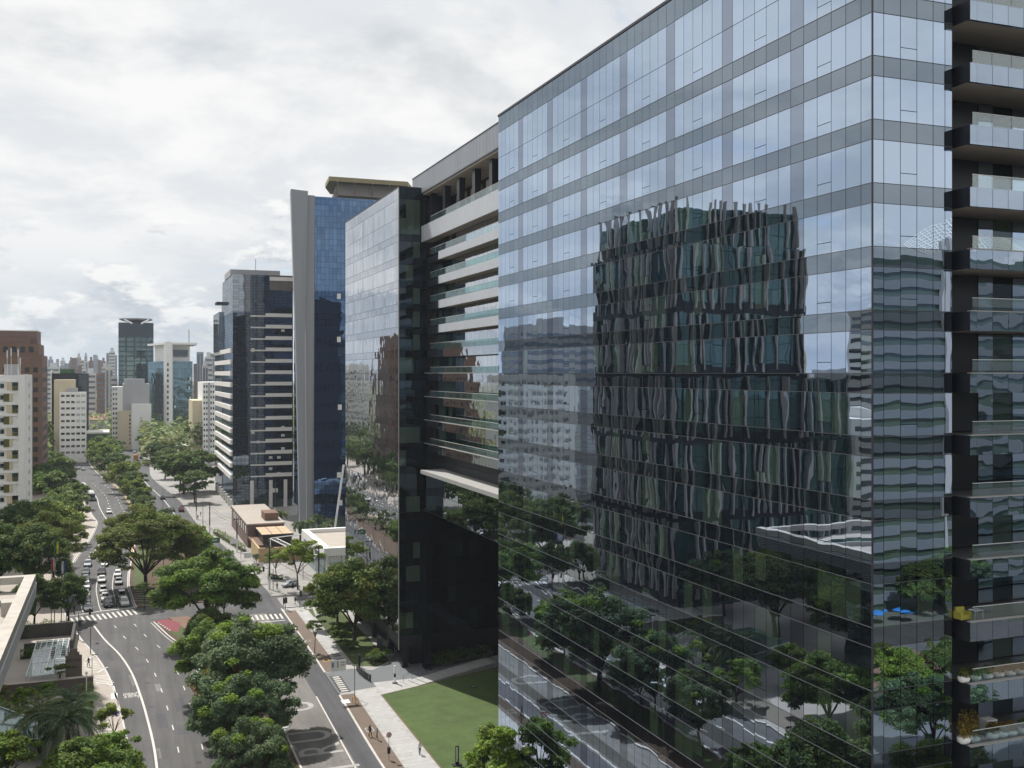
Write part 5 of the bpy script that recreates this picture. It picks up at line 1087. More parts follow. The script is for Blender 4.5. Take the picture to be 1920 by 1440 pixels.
# ------------------------------------------------------------------ vehicles
def paint(name, c, metal=0.0): return mat(name, c, 0.25, 0.03, 0.4, metal=metal, spec=0.6)
PAINT = {'white': paint('car_white', (0.72, 0.72, 0.71)), 'silver': paint('car_silver', (0.42, 0.43, 0.45), 0.5), 'black': paint('car_black', (0.012, 0.012, 0.014)), 'grey': paint('car_grey', (0.12, 0.125, 0.13), 0.3), 'blue': paint('car_blue', (0.03, 0.05, 0.12)), 'red': paint('car_red', (0.12, 0.012, 0.015)), 'orange': paint('truck_orange', (0.55, 0.25, 0.03)), 'green': paint('bus_green', (0.03, 0.12, 0.06))}
def loft(secs):
    """secs: list of (y, [(x,z)...]) half-sections from bottom centre out and up to top centre; mirrored"""
    b = MB(); n = None; vs = []; 
    for y, hs in secs:
        ring = [(x, y, z) for x, z in hs]+[(-x, y, z) for x, z in hs[::-1]]
        n = len(ring); vs += ring
    fs = [(k*n+i, k*n+(i+1) % n, (k+1)*n+(i+1) % n, (k+1)*n+i) for k in range(len(secs)-1) for i in range(n)]
    fs += [tuple(range(n)), tuple(range((len(secs)-1)*n, len(secs)*n))[::-1]]
    return b.add(vs, fs)
def car_proto(kind):
    Lh, W, hs, ht, c0, c1, c2, c3 = {'sedan': (2.25, 0.88, 0.92, 1.45, -1.75, -1.1, 0.35, 1.05), 'hatch': (1.98, 0.86, 0.95, 1.50, -1.85, -1.45, 0.35, 1.02), 'suv': (2.2, 0.92, 1.06, 1.70, -2.05, -1.75, 0.45, 1.05), 'pickup': (2.6, 0.92, 1.08, 1.75, -0.75, -0.55, 0.75, 1.35)}[kind]
    def sec(y, w, zb, zt): return (y, [(w*0.86, zb), (w, zb+0.18), (w, zt-0.16), (w*0.90, zt)])
    P = {}
    P['body'] = loft([sec(-Lh, W*0.86, 0.42, hs*0.86), sec(-Lh+0.12, W*0.95, 0.30, hs*0.97), sec(-Lh+0.5, W, 0.26, hs), sec(c3, W, 0.26, hs*0.99), sec(Lh-0.55, W*0.98, 0.26, hs*0.86), sec(Lh-0.12, W*0.90, 0.30, hs*0.74), sec(Lh, W*0.78, 0.36, hs*0.60)])
    wb, wt = W*0.89, W*0.72; zb, zt = hs-0.03, ht-0.05
    cab = MB().add([(-wb, c0, zb), (wb, c0, zb), (wb, c3, zb), (-wb, c3, zb), (-wt, c1, zt), (wt, c1, zt), (wt, c2, zt), (-wt, c2, zt)], [(0, 1, 5, 4), (1, 2, 6, 5), (2, 3, 7, 6), (3, 0, 4, 7), (4, 5, 6, 7)])
    P['cabin'] = cab
    P['roof'] = MB().add([(-wt-0.02, c1-0.05, zt+0.005), (wt+0.02, c1-0.05, zt+0.005), (wt+0.02, c2+0.05, zt+0.005), (-wt-0.02, c2+0.05, zt+0.005), (-wt*0.86, c1+0.12, ht), (wt*0.86, c1+0.12, ht), (wt*0.86, c2-0.12, ht), (-wt*0.86, c2-0.12, ht)], [(0, 1, 5, 4), (1, 2, 6, 5), (2, 3, 7, 6), (3, 0, 4, 7), (4, 5, 6, 7), (3, 2, 1, 0)])
    def quad(a, b_, c, d, push):
        pts = [Vector(p) for p in (a, b_, c, d)]; m = sum(pts, Vector())/4; nn = (pts[1]-pts[0]).cross(pts[3]-pts[0]).normalized(); nn = nn if nn.dot(m-Vector((0, 0, zb*0.5))) > 0 else -nn
        q = [m+(p-m)*0.90+nn*push for p in pts]; q2 = [p-nn*(push+0.02) for p in q]
        return MB().add([tuple(p) for p in q+q2], [(0, 1, 2, 3), (7, 6, 5, 4), (0, 4, 5, 1), (1, 5, 6, 2), (2, 6, 7, 3), (3, 7, 4, 0)])
    P['windscreen'] = quad((-wb, c3, zb), (wb, c3, zb), (wt, c2, zt), (-wt, c2, zt), 0.012); P['rear_window'] = quad((-wb, c0, zb), (wb, c0, zb), (wt, c1, zt), (-wt, c1, zt), 0.012)
    for s in (-1, 1): P['side_window%d' % s] = quad((s*wb, c0+0.1, zb+0.03), (s*wb, c3-0.12, zb+0.03), (s*wt, c2-0.05, zt), (s*wt, c1+0.05, zt), 0.012)
    return P, (Lh, W, hs, ht)
_CM = {}
def car(kind, x, y, rz, col, label, group=None, z=0.0, name=None):
    if kind not in _CM:
        P, dim = car_proto(kind); ms = {}
        for k, b in P.items(): nm = 'side_window' if k.startswith('side_window') else k; ms[k] = (nm, b.mesh(nm, 'carglass' if 'wind' in k else PAINT['white'], False))
        Lh, W, hs, ht = dim
        wm = MB().tube((-0.11, 0, 0), (0.11, 0, 0), 0.33, 0.33, 16); ms['wheel'] = ('wheel', wm.mesh('wheel', 'tyre')); rm = MB().tube((-0.118, 0, 0), (0.118, 0, 0), 0.2, 0.2, 10); ms['rim'] = ('rim', rm.mesh('rim', 'metal'))
        ms['lampm'] = ('headlight', MB().cube(0, 0, 0, 0.34, 0.1, 0.15).mesh('headlight', 'lamp')); ms['tailm'] = ('tail_light', MB().cube(0, 0, 0, 0.26, 0.08, 0.22).mesh('tail_light', 'tail')); ms['grille'] = ('grille', MB().cube(0, 0, 0, 0.8, 0.06, 0.2).mesh('grille', 'darkmetal')); ms['plate'] = ('number_plate', MB().cube(0, 0, 0, 0.4, 0.03, 0.13).mesh('number_plate', 'white')); ms['mirror'] = ('wing_mirror', MB().cube(0, 0, 0, 0.2, 0.1, 0.14).mesh('wing_mirror', 'darkmetal'))
        _CM[kind] = (ms, dim)
    ms, (Lh, W, hs, ht) = _CM[kind]
    r = empty(name or {'pickup': 'pickup_truck'}.get(kind, 'car'), (x, y, z), label, 'car', group, rz)
    def put(k, loc=(0, 0, 0), col_=None, par=None):
        o = bpy.data.objects.new(ms[k][0], ms[k][1]); o.location = loc; link(o, par or r)
        if col_: o.material_slots[0].link = 'OBJECT'; o.material_slots[0].material = PAINT[col_]
        return o
    for k in ('body', 'cabin', 'roof'): put(k, col_=col)
    for k in ('windscreen', 'rear_window', 'side_window-1', 'side_window1'): put(k)
    for sx in (-1, 1):
        for yy in (-Lh*0.62, Lh*0.62): w = put('wheel', (sx*(W-0.08), yy, 0.33)); put('rim', par=w)
        put('lampm', (sx*W*0.62, Lh-0.09, hs*0.66)); put('tailm', (sx*W*0.72, -Lh+0.05, hs*0.8)); put('mirror', (sx*(W+0.06), 0.75, hs+0.06))
    put('grille', (0, Lh-0.02, hs*0.52)); put('plate', (0, Lh+0.015, 0.45))
    return r
def along(f, y, toward=True):
    dx = (f(y+2)-f(y-2))/4; fx, fy = (-dx, -1) if toward else (dx, 1); return math.atan2(-fx, fy)
WAIT = [(-6.4, 238.6, 'sedan', 'grey', 'dark grey sedan first in the left queue at the stop line'), (-6.9, 246.4, 'hatch', 'black', 'black hatchback second in the left queue'), (-7.2, 253.6, 'sedan', 'silver', 'silver sedan third in the left queue'), (-7.4, 262.6, 'suv', 'white', 'white SUV fourth in the left queue'),
        (-2.3, 241.2, 'suv', 'black', 'black SUV first in the middle queue at the stop line'), (-3.0, 247.6, 'pickup', 'white', 'white pickup behind the black SUV'), (-3.5, 256.6, 'hatch', 'white', 'white hatchback third in the middle queue'),
        (1.0, 240.9, 'suv', 'white', 'white SUV first in the right queue at the stop line'), (0.5, 248.6, 'suv', 'silver', 'silver SUV second in the right queue'), (-4.0, 270, 'sedan', 'white', 'white sedan half hidden under the umbrella tree'), (-0.2, 266, 'sedan', 'silver', 'silver sedan hidden behind the umbrella tree trunk'), (-7.8, 272, 'hatch', 'white', 'white hatchback at the back of the left queue under the tree'), (-8.0, 282, 'sedan', 'grey', 'grey sedan behind the white hatchback in the left queue'), (-4.2, 280, 'suv', 'black', 'black SUV under the umbrella tree in the middle queue'), (-0.4, 276, 'hatch', 'white', 'white hatchback under the umbrella tree in the right queue'), (-7.8, 293, 'suv', 'silver', 'silver SUV near the back of the left queue'), (-3.6, 292, 'sedan', 'white', 'white sedan near the back of the middle queue'), (0.6, 290, 'sedan', 'black', 'black sedan near the back of the right queue'), (-7.0, 305, 'hatch', 'white', 'white hatchback last in the left queue'), (-2.8, 306, 'suv', 'grey', 'grey SUV last in the middle queue')]
for x, y, k, c, lb in WAIT: car(k, x, y, along(lane(0.4), y), c, lb, 'cars waiting at the lights')
for x, y, k, c, lb in ((-3.6, 401, 'suv', 'white', 'white van-like SUV alone on the far bus avenue'), (-20.5, 592, 'sedan', 'black', 'black car at the far bend, nearer one'), (-17.8, 584, 'sedan', 'blue', 'dark blue car at the far bend, farther one')): car(k, x, y, along(lane(0.5), y), c, lb, 'cars on the far avenue')
for x, y, k, c, lb in ((12.8, 440, 'hatch', 'black', 'black hatchback in the left lane driving away'), (16.3, 438, 'sedan', 'black', 'black sedan in the right lane driving away'), (21.3, 397, 'pickup', 'red', 'dark red pickup near the right kerb'), (18.2, 399, 'sedan', 'grey', 'grey sedan beside the slim median palm'), (11.5, 475, 'sedan', 'silver', 'silver car farther up the right carriageway'), (8.6, 520, 'hatch', 'black', 'black car in the shade up the right carriageway'), (6.0, 590, 'suv', 'silver', 'silver car near the crest of the right carriageway'), (9.0, 700, 'sedan', 'white', 'white car at the far end of the avenue'), (12.0, 650, 'sedan', 'black', 'black car at the far end of the avenue'), (19.2, 353, 'hatch', 'white', 'white hatchback on the far zebra crossing')):
    car(k, x, y, along(lambda q: (RL(q)+RR(q))/2, y, False), c, lb, 'cars driving away')
car('hatch', 38.0, 247.2, R(115), 'silver', 'silver hatchback turning at the side street corner', z=0.12)
car('sedan', 38.2, 104, R(0), 'silver', 'silver car parked beside the near block, mirrored in the glass', z=0.12) if False else None
def bus(x, y, rz, label, col='white'):
    r = empty('city_bus', (x, y, 0), label, 'bus', None, rz)
    b = MB().add([(-1.25, -5.6, 0.4), (1.25, -5.6, 0.4), (1.25, 5.6, 0.4), (-1.25, 5.6, 0.4), (-1.25, -5.6, 3.0), (1.25, -5.6, 3.0), (1.25, 5.5, 3.0), (-1.25, 5.5, 3.0), (-1.1, -5.4, 3.2), (1.1, -5.4, 3.2), (1.1, 5.2, 3.2), (-1.1, 5.2, 3.2)], [(3, 2, 1, 0), (0, 1, 5, 4), (1, 2, 6, 5), (2, 3, 7, 6), (3, 0, 4, 7), (4, 5, 9, 8), (5, 6, 10, 9), (6, 7, 11, 10), (7, 4, 8, 11), (8, 9, 10, 11)])
    b.build('body', PAINT['silver'], r); MB().box(-1.15, 1.15, 5.52, 5.62, 1.3, 2.75).build('windscreen', 'carglass', r); MB().box(-1.2, 1.2, 5.55, 5.64, 0.45, 1.0).build('bumper', PAINT['green'], r)
    for s in (-1, 1):
        for k in range(7): piece('side_window', 'carglass', (0.05, 1.35, 0.95), (s*1.26, -4.6+1.5*k, 2.1), r)
        for yy in (-3.4, 3.6): MB().tube((s*1.0, yy, 0.48), (s*1.28, yy, 0.48), 0.48, 0.48, 14).build('wheel', 'tyre', r)
        piece('headlight', 'lamp', (0.4, 0.06, 0.2), (s*0.85, 5.64, 0.8), r)
    for yy in (-3, 0.5, 3): MB().box(-0.7, 0.7, yy, yy+1.5, 3.2, 3.42).build('roof_unit', 'white', r)
    return r
bus(-10.6, 447, along(lane(0.13), 447), 'silver city bus in the far bus lane'); bus(-14.6, 480, along(lane(0.13), 480), 'second city bus half hidden behind the first')
tr = empty('box_truck', (8.8, 640, 0), 'orange box truck far up the right carriageway', 'truck', None, along(lambda q: (RL(q)+RR(q))/2, 640, False))
MB().box(-1.2, 1.2, -3.6, 1.4, 0.7, 3.3).build('cargo_box', PAINT['orange'], tr); MB().box(-1.1, 1.1, 1.6, 3.4, 0.6, 2.5).build('cab', PAINT['white'], tr)
for s in (-1, 1):
    for yy in (-2.4, 2.6): MB().tube((s*0.8, yy, 0.45), (s*1.1, yy, 0.45), 0.45, 0.45, 12).build('wheel', 'tyre', tr)
# ------------------------------------------------------------------ people: one skinned body each
def person(x, y, z, rz, label, shirt, trousers, pose='walk', h=1.72, name='person', parent=None, shoes=(0.02, 0.018, 0.016), bare=False):
    s = h/1.72; st = 0.20 if pose == 'walk' else 0.05
    J = [((0, 0, 0.95), 0.135), ((0, 0.01, 1.18), 0.125), ((0, 0, 1.38), 0.15), ((0, 0, 1.48), 0.06), ((0, 0.03, 1.60), 0.085), ((0, 0.02, 1.70), 0.075),
         ((0.17, 0, 1.41), 0.062), ((0.23, -0.04*st*5, 1.15), 0.046), ((0.24, 0.10+st*0.4, 0.93), 0.036), ((0.24, 0.14+st*0.5, 0.86), 0.03),
         ((-0.17, 0, 1.41), 0.062), ((-0.23, -0.06, 1.15), 0.046), ((-0.25, 0.04-st*0.4, 0.92), 0.036), ((-0.25, 0.06-st*0.5, 0.84), 0.03),
         ((0.09, 0.0, 0.88), 0.095), ((0.10, st*0.6+0.03, 0.50), 0.066), ((0.10, st, 0.10), 0.046), ((0.10, st+0.16, 0.05), 0.036),
         ((-0.09, 0, 0.88), 0.095), ((-0.10, -st*0.3+0.05, 0.50), 0.066), ((-0.10, -st, 0.10), 0.046), ((-0.10, -st+0.15, 0.05), 0.036)]
    E_ = [(0, 1), (1, 2), (2, 3), (3, 4), (4, 5), (2, 6), (6, 7), (7, 8), (8, 9), (2, 10), (10, 11), (11, 12), (12, 13), (0, 14), (14, 15), (15, 16), (16, 17), (0, 18), (18, 19), (19, 20), (20, 21)]
    me = bpy.data.meshes.new('sk'); me.from_pydata([tuple(c*s for c in p) for p, _ in J], E_, []); o = bpy.data.objects.new('sk', me); COL.objects.link(o)
    o.modifiers.new('s', 'SKIN'); sv = me.skin_vertices[0].data
    for i, (_, rr) in enumerate(J): sv[i].radius = (rr*s, rr*s*(0.72 if i in (0, 1, 2) else 1)); sv[i].use_root = (i == 0)
    o.modifiers.new('d', 'SUBSURF').levels = 1
    dg = bpy.context.evaluated_depsgraph_get(); bm = bpy.data.meshes.new_from_object(o.evaluated_get(dg)); bpy.data.objects.remove(o); bm.name = 'body'
    for nm, c in (('shirt', shirt), ('trousers', trousers)): bm.materials.append(mat('cloth_'+nm, c, 0.85, 0.12, 6))
    bm.materials.append(M['skin']); bm.materials.append(M['hair']); bm.materials.append(mat('shoes', shoes, 0.6))
    for p in bm.polygons:
        c = p.center/s; p.use_smooth = True
        arm = abs(c.x) > 0.20 and c.z < 1.3
        p.material_index = 4 if c.z < 0.11 else (2 if (arm and (c.z < 0.95 or bare)) else 0) if (c.z > 0.93 or arm) and c.z < 1.455 else 1 if c.z < 0.93 else (3 if (c.z > 1.64 or c.y < -0.01) and c.z > 1.52 else 2)
    r = bpy.data.objects.new(name, bm); r.location = (x, y, z); r.rotation_euler = (0, 0, rz); link(r); return tag(r, label, 'person')
person(32.75, 141.0, 0.126, R(-60), 'person in black walking on the brown paving strip', (0.012, 0.012, 0.014), (0.012, 0.012, 0.015))
person(33.4, 139.4, 0.126, R(60), 'person in a light blue shirt on the brown paving strip', (0.30, 0.38, 0.62), (0.22, 0.14, 0.10), bare=True)
person(37.4, 131.9, 0.13, R(0), 'person in a white shirt and dark trousers on the pale pavement by the lawn', (0.62, 0.63, 0.66), (0.02, 0.025, 0.04))
person(34.6, 244.5, 0.12, R(170), 'person in dark clothes waiting at the side street corner', (0.02, 0.02, 0.02), (0.05, 0.035, 0.03), 'stand')
person(36.2, 228.0, 0.01, R(40), 'person in black on the zebra crossing of the side street', (0.015, 0.015, 0.015), (0.02, 0.02, 0.025))
for i, (x, y, c, lb) in enumerate(((25.5, 372, (0.3, 0.05, 0.05), 'person in a red top on the bright far pavement'), (27.0, 380, (0.05, 0.05, 0.06), 'person in dark clothes on the far pavement by the utility poles'), (24.6, 404, (0.4, 0.4, 0.42), 'person in grey under the trees on the far right pavement'), (30.8, 330, (0.5, 0.5, 0.52), 'person in white walking past the brick restaurant'), (-5.0, 192, (0.03, 0.04, 0.12), 'person in navy on the left pavement by the address sign'), (-2.4, 158, (0.35, 0.33, 0.3), 'person in beige on the left pavement near the flowering tree'))):
    person(x, y, 0.12, R(37*i), lb, c, (0.03, 0.03, 0.04))
# motorcyclist waiting between the queues
def moto(x, y, label):
    r = empty('motorcycle', (x, y, 0), label, 'motorcycle', 'motorcycles at the lights', R(186))
    for yy in (-0.62, 0.68): MB().tube((-0.06, yy, 0.31), (0.06, yy, 0.31), 0.31, 0.31, 14).build('wheel', 'tyre', r)
    MB().path([(0, -0.55, 0.7), (0, -0.1, 0.82), (0, 0.35, 0.88), (0, 0.62, 0.95)], [0.12, 0.16, 0.17, 0.1], 8).build('body', PAINT['black'], r, True); MB().path([(-0.35, 0.42, 1.05), (0, 0.5, 1.0), (0.35, 0.42, 1.05)], 0.025, 6).build('handlebar', 'darkmetal', r); MB().path([(0, 0.68, 0.31), (0, 0.5, 0.98)], 0.05, 6).build('fork', 'metal', r)
    person(x, y, 0.28, R(186), 'rider in dark clothes standing over the motorcycle '+label.split(' ', 2)[2], (0.02, 0.02, 0.024), (0.02, 0.02, 0.025), 'stand', 1.6)
moto(-0.55, 239.4, 'black motorcycle between the black and white lead cars'); moto(-9.0, 236.2, 'black motorcycle at the kerb end of the stop line')
# ------------------------------------------------------------------ street furniture
def signal(x, y, h, arm, label, rz=0.0, heads=1):
    r = empty('traffic_signal', (x, y, 0.1), label, 'traffic light', None, rz)
    MB().tube((0, 0, 0), (0, 0, h), 0.09, 0.07, 8).build('post', 'metal', r)
    if arm: MB().path([(0, 0, h-0.2), (arm, 0, h+0.35)], 0.05, 6).build('arm', 'metal', r)
    for k in range(heads):
        px_ = arm if arm and k == 0 else 0.22; pz = h+0.1 if arm and k == 0 else h*0.62
        hd = MB().box(px_-0.2, px_+0.2, -0.16, 0.16, pz-0.62, pz+0.55).build('signal_head', 'darkmetal', r)
        for j in range(3): MB().tube((px_, 0.16, pz-0.38+0.36*j), (px_, 0.26, pz-0.38+0.36*j), 0.11, 0.11, 8).build('lens_hood', 'darkmetal', hd)
    return r
signal(-7.3, 212.2, 5.2, 2.0, 'traffic signal with short arm over the left lane before the crossing', heads=2); signal(-10.1, 228, 3.0, 0, 'low pedestrian signal on the left kerb by the flagpoles')
signal(-4.9, 200.6, 4.8, 0, 'slim grey signal post on the left pavement by the bus line', heads=0); signal(33.7, 244.6, 5.0, -2.2, 'traffic signal with arm at the far side street corner', heads=2); signal(36.6, 224.3, 4.8, -1.5, 'traffic signal at the near side street corner', heads=2); signal(33.2, 222.5, 3.6, 0, 'stubby signal post on the rounded kerb tip'); signal(40.4, 234.4, 3.4, 0, 'slim pole at the side street kerb by the hedge', heads=0); signal(33.0, 224.0, 3.0, 0, 'pedestrian signal beside the stubby post')
def pole(name, x, y, h, rad, mt, label, cat, base=None):
    r = empty(name, (x, y, 0.1), label, cat); MB().tube((0, 0, 0), (0, 0, h), rad, rad*0.75, 8).build('post', mt, r)
    if base: MB().tube((0, 0, 0), (0, 0, base), rad*1.12, rad*1.08, 8).build('white_base', 'white', r)
    return r
def utility(x, y, h, label):
    r = pole('utility_pole', x, y, h, 0.2, 'darkconc', label, 'pole', 3.0); MB().box(-1.0, 1.0, -0.08, 0.08, h-0.7, h-0.5).build('crossarm', 'darkconc', r); return r
utility(33.0, 245.6, 10.5, 'utility pole with white base at the corner by the waiting pedestrian'); utility(43.6, 240.2, 10.5, 'utility pole with white base on the side street corner bed'); utility(31.2, 300, 10, 'utility pole by the brick restaurant verge'); utility(26.6, 336, 10, 'utility pole on the far right pavement, nearer one'); utility(25.0, 372, 10, 'utility pole on the far right pavement, farther one')
ut = utility(52, 372, 12, 'utility pole with transformer before the banded tower'); MB().tube((0.5, 0, 8.4), (0.5, 0, 9.8), 0.4, 0.4, 8).build('transformer', 'offwhite', ut); MB().tube((-0.5, 0, 8.4), (-0.5, 0, 9.8), 0.4, 0.4, 8).build('transformer', 'offwhite', ut)
wr = MB()
for dz in (0, -0.9):
    for (a, b) in (((25, 372, 9.6), (52, 372, 11.3)), ((26.6, 336, 9.6), (25, 372, 9.6)), ((31.2, 300, 9.6), (26.6, 336, 9.6)), ((33, 245.6, 10), (31.2, 300, 9.6))):
        pts = [(a[0]+(b[0]-a[0])*t, a[1]+(b[1]-a[1])*t, a[2]+(b[2]-a[2])*t+dz-1.2*4*t*(1-t)) for t in [i/10 for i in range(11)]]; MB().path(pts, 0.03, 4).build('power_line', 'darkmetal', label=f'{"upper" if dz == 0 else "lower"} black power line '+{372: 'towards the transformer pole', 336: 'between the two far pavement poles', 300: 'leaving the restaurant pole away from camera', 245: 'from the corner pole to the restaurant pole'}[int(b[1] if False else a[1]) if int(a[1]) != 25 else 372], cat='cable', group='power lines')
def roadsign(x, y, h, arm, w, hh, col, label, rz=0.0, board='white'):
    r = empty('road_sign', (x, y, 0.1), label, 'sign', None, rz); MB().path([(0, 0, 0), (0, 0, h-0.6), (arm*0.25, 0, h), (arm, 0, h)], 0.06, 6).build('post', 'metal', r)
    MB().box(arm-w/2, arm+w/2, -0.1, -0.06, h-hh*0.6, h+hh*0.4).build('board', board, r); return r
M['signgreen'] = mat('sign_green', (0.01, 0.13, 0.06), 0.5, 0.05)
rs = roadsign(34.4, 158.6, 5.6, -2.6, 2.4, 1.7, None, 'pale direction sign on a bent post over the kerb by the driveway'); [MB().box(a, b, -0.14, -0.1, c, d).build('sign_print', 'metal', rs) for a, b, c, d in ((-2.75, -2.6, 5.1, 6.1), (-2.2, -1.6, 5.8, 5.9), (-2.2, -1.6, 5.4, 5.5), (-3.6, -3.3, 5.2, 5.9))]
roadsign(31.0, 288, 5.2, -1.8, 2.2, 1.3, None, 'white direction sign by the restaurant, farther one'); roadsign(32.2, 268, 4.6, -1.6, 1.9, 1.3, None, 'white direction sign by the ochre yard wall, nearer one'); r = roadsign(33.9, 255, 4.4, -2.4, 2.6, 1.1, None, 'white sign board above the side street corner'); piece('sign_print', 'tail', (0.5, 0.03, 0.5), (-2.4, -0.12, 4.3), r)
gs = roadsign(23.8, 293, 5.0, 0.6, 3.0, 1.4, None, 'green direction sign right of the umbrella tree', board='signgreen'); piece('sign_print', 'white', (1.6, 0.03, 0.12), (0.7, -0.12, 5.0), gs); piece('sign_print', 'white', (1.2, 0.03, 0.12), (0.7, -0.12, 4.7), gs)
ns = pole('no_stopping_sign', 33.1, 131.6, 3.4, 0.045, 'metal', 'round red and white no-stopping sign on the brown paving', 'sign')
MB().tube((0, -0.05, 3.35), (0, -0.08, 3.35), 0.36, 0.36, 18).build('red_disc', 'tail', ns); MB().tube((0, -0.085, 3.35), (0, -0.1, 3.35), 0.27, 0.27, 18).build('white_disc', 'white', ns); piece('slash', 'tail', (0.07, 0.02, 0.56), (0, -0.11, 3.35), ns, (0, R(40), 0)); piece('slash', 'tail', (0.07, 0.02, 0.56), (0, -0.12, 3.35), ns, (0, R(-40), 0)); MB().lathe((0, -0.02, 0.9), [(0.2, 0), (0.24, 0.8)], 10).build('litter_bin', 'darkmetal', ns)
for i, (x, y) in enumerate(((33.6, 156.4), (33.9, 155.6))): MB((0, 0, 0)).path([(x, y, 0.12), (x, y, 1.05), (x+0.35, y-0.3, 1.05), (x+0.35, y-0.3, 0.12)], 0.045, 6).build('bollard_hoop', 'yellow', label='yellow tubular hoop by the kerb ramp, '+('nearer the sign post' if i == 0 else 'farther from the sign post'), cat='bollard', group='yellow hoops')
MB().tube((32.6, 140.6, 0.12), (32.6, 140.6, 0.95), 0.06, 0.06, 8).build('bollard', 'yellow', label='yellow post beside the person in black', cat='bollard')
def street_lamp(x, y, h, label, rz=0.0, double=True):
    r = empty('street_lamp', (x, y, 0.1), label, 'street lamp', None, rz); MB().tube((0, 0, 0), (0, 0, h), 0.11, 0.06, 8).build('post', 'metal', r)
    for k in range(4 if double else 1):
        a = R(90*k+25); MB().path([(0, 0, h), (math.cos(a)*0.9, math.sin(a)*0.9, h+0.12)], 0.04, 6).build('arm', 'metal', r); MB().obox((math.cos(a)*1.35, math.sin(a)*1.35, h+0.16), a, 0.9, 0.3, 0.12).build('luminaire', 'fascia', r)
street_lamp(17.6, 125.6, 7.6, 'four-armed street lamp rising from the median trees at the bottom'); street_lamp(10.0, 262, 11, 'tall street lamp pole beside the umbrella tree', double=False); street_lamp(16.2, 245, 9, 'slim lamp pole right of the bushy tree', double=False); street_lamp(14, 372, 10, 'lamp post on the far median by the right lanes', double=False); street_lamp(26.0, 356, 9, 'lamp post on the bright far pavement', double=False)
lp = pole('camera_post', -4.7, 169.0, 5.0, 0.09, 'white', 'white camera post on the left pavement by the palms', 'post'); MB().lathe((0, 0, 5.0), [(0.16, 0), (0.2, 0.2), (0.14, 0.42)], 8).build('camera_head', 'white', lp)
sl = pole('garden_lamp', -4.3, 186.0, 3.6, 0.05, 'darkmetal', 'slim black lamp with square arm near the address sign', 'lamp'); MB().box(0, 0.9, -0.06, 0.06, 3.52, 3.62).build('lamp_arm', 'darkmetal', sl)
FL = [(-12.9, 227.1, ((0.5, 0.05, 0.07), (0.7, 0.7, 0.72)), 'red and white flag on the left flagpole'), (-12.3, 227.0, ((0.02, 0.22, 0.06), (0.75, 0.6, 0.03)), 'green and yellow flag on the tallest flagpole'), (-11.0, 226.4, ((0.7, 0.7, 0.74), (0.05, 0.07, 0.25)), 'white and blue flag on the right flagpole')]
for i, (x, y, c, lb) in enumerate(FL):
    h = (13.5, 17, 13)[i]; r = empty('flagpole', (x, y, 0.12), 'grey flagpole carrying the '+lb.split(' on ')[0]+' on the forecourt', 'flagpole', 'forecourt flagpoles'); MB().tube((0, 0, 0), (0, 0, h), 0.09, 0.05, 8).build('pole', 'metal', r)
    b = MB(); n = 8
    for k in range(2):
        m = MB()
        for j in range(n): z0, z1 = h-0.3-2.4*j/n, h-0.3-2.4*(j+1)/n; x0, x1 = 0.06+0.35*k, 0.06+0.35*(k+1); w0 = 0.14*math.sin(j*1.1+k); w1 = 0.14*math.sin((j+1)*1.1+k); m.add([(x0, w0, z0), (x1, -w0, z0+0.05), (x1, -w1, z1+0.05), (x0, w1, z1)], [(0, 1, 2, 3)])
        if k == 0: f = m.build('flag', mat('flag_cloth', c[0], 0.8, 0.1), label=lb, cat='flag', group='forecourt flags'); f.location = (x, y, 0.12)
        else: g2 = m.build('second_stripe', mat('flag_cloth2', c[1], 0.8, 0.1), f)
tt = empty('info_totem', (4.9, 420, 0.12), 'blue illuminated information totem on the far median', 'totem'); MB().box(-0.9, 0.9, -0.2, 0.2, 2.6, 6.2).build('panel', mat('totem_blue', (0.02, 0.06, 0.25), 0.4), tt); MB().box(-0.3, 0.3, -0.15, 0.15, 0, 2.6).build('stem', 'darkmetal', tt)
st = empty('sign_totem', (40.9, 126.6, 0.165), 'narrow white and black numbered totem at the lawn edge', 'totem'); MB().box(-0.22, 0.22, -0.1, 0.1, 0.1, 2.5).build('panel', 'darkmetal', st); MB().box(-0.16, 0.05, -0.13, -0.1, 0.5, 2.4).build('face', 'white', st); MB().box(-0.6, 0.6, -0.4, 0.4, 0, 0.12).build('base', 'darkmetal', st)
gt = empty('gate_barrier', (38.2, 169.2, 0.13), 'dark curved barrier panel at the driveway entrance', 'barrier'); pts = [(37.9, 173.2), (37.85, 170.6), (38.1, 168), (38.6, 165.6)]
for a, b in zip(pts[:-1], pts[1:]): MB((38.2, 169.2, 0.13)).strip([(a[0]-0.05, a[1]), (b[0]-0.05, b[1])], [(a[0]+0.05, a[1]), (b[0]+0.05, b[1])], 0.25, 1.35).build('panel', 'darkmetal', gt)
for x, y in pts: MB((38.2, 169.2, 0.13)).tube((x, y, 0.13), (x, y, 1.5), 0.06, 0.06, 6).build('post', 'darkmetal', gt)
piece('notice', 'white', (0.04, 0.7, 0.6), (0.22, -2.6, 0.75), gt); bt = empty('barrier_frame', (39.2, 174.8, 0.13), 'grey hoop frame and intercom post beside the driveway barrier', 'barrier'); MB().path([(0, 0, 0), (0, 0, 1.5), (2.2, 0.4, 1.5), (2.2, 0.4, 0)], 0.05, 6).build('hoop', 'metal', bt); MB().box(-0.7, -0.3, -0.2, 0.2, 0, 2.2).build('intercom_post', 'darkmetal', bt)
ps = empty('driveway_totem', (42.2, 163.8, 0.14), 'slim white and black totem on the strip beside the lawn', 'totem'); MB().box(-0.14, 0.14, -0.1, 0.1, 0.1, 2.9).build('panel', 'white', ps); MB().box(-0.15, 0.15, -0.11, 0.11, 1.0, 1.6).build('band', 'darkmetal', ps); MB().box(-0.4, 0.4, -0.3, 0.3, 0, 0.1).build('base', 'darkmetal', ps)
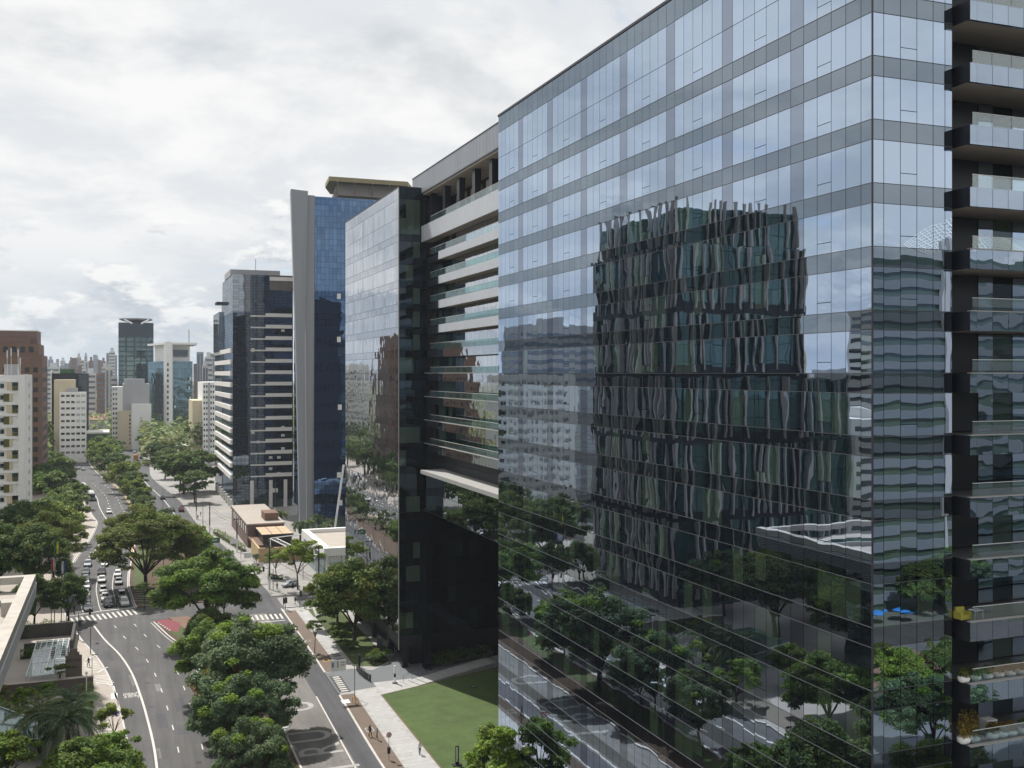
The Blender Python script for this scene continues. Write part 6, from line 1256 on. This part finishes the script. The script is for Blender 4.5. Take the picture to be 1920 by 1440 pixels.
hr = empty('handrail', (52, 168, 0.13), 'metal handrail beside the lawn steps', 'handrail')
for i in range(12):
    t = i*1.7; x, y = 43.6+0.944*t-0, 163.6+0.329*t; MB((52, 168, 0.13)).tube((x, y, 0.13), (x, y, 1.35+0.05*i), 0.03, 0.03, 6).build('baluster', 'metal', hr)
MB((52, 168, 0.13)).path([(43.6, 163.6, 1.3), (43.6+0.944*18.7, 163.6+0.329*18.7, 1.95)], 0.035, 6).build('top_rail', 'metal', hr)
# terrace furniture
ch = empty('armchair', (51.25, 51.75, 34.94), 'yellow armchair on a mid-height terrace of the near block', 'chair'); MB().box(-0.4, 0.4, -0.4, 0.4, 0.12, 0.45).build('seat', mat('yellow_fabric', (0.38, 0.35, 0.06), 0.8), ch); ch.scale = (0.85,)*3; MB().box(-0.4, 0.4, 0.22, 0.42, 0.45, 0.95).build('backrest', ch.children[0].data.materials[0], ch)
for sx in (-0.45, 0.45): MB().box(sx-0.08, sx+0.08, -0.4, 0.4, 0.12, 0.66).build('armrest', ch.children[0].data.materials[0], ch)
for sx in (-0.33, 0.33):
    for sy in (-0.33, 0.33): MB().tube((sx, sy, 0), (sx, sy, 0.12), 0.03, 0.03, 6).build('leg', 'metal', ch)
tb = empty('side_table', (52.45, 51.8, 34.94), 'small white table beside the yellow armchair', 'table'); MB().box(-0.4, 0.4, -0.3, 0.3, 0.52, 0.57).build('table_top', 'white', tb)
for sx in (-0.34, 0.34):
    for sy in (-0.24, 0.24): MB().tube((sx, sy, 0), (sx, sy, 0.52), 0.025, 0.025, 6).build('leg', 'white', tb)
ln = empty('lantern', (54.3, 52.6, 26.94), 'white boxed lantern on the lower planted terrace', 'lantern'); MB().box(-0.4, 0.4, -0.3, 0.3, 0.1, 0.85).build('body', 'darkmetal', ln); MB().box(-0.45, 0.45, -0.35, 0.35, 0.85, 0.95).build('lid', 'white', ln)
for sx in (-0.4, 0.4): MB().box(sx-0.03, sx+0.03, -0.33, 0.33, 0, 0.85).build('frame_post', 'white', ln)
# ------------------------------------------------------------------ haze
hm = bpy.data.materials.new('haze_air'); hm.use_nodes = True; t = hm.node_tree; t.nodes.clear(); ho = t.nodes.new('ShaderNodeOutputMaterial'); hv = t.nodes.new('ShaderNodeVolumePrincipled')
hv.inputs['Color'].default_value = (0.80, 0.88, 1.0, 1); hv.inputs['Density'].default_value = HAZE; hv.inputs['Anisotropy'].default_value = 0.2
t.links.new(hv.outputs[0], ho.inputs['Volume'])
M['haze'] = hm
if HAZE > 0: MB().box(-4450, 4450, -1550, 7050, -1.6, 124).build('haze', 'haze', label='pale blue haze over the distant city', kind='stuff')
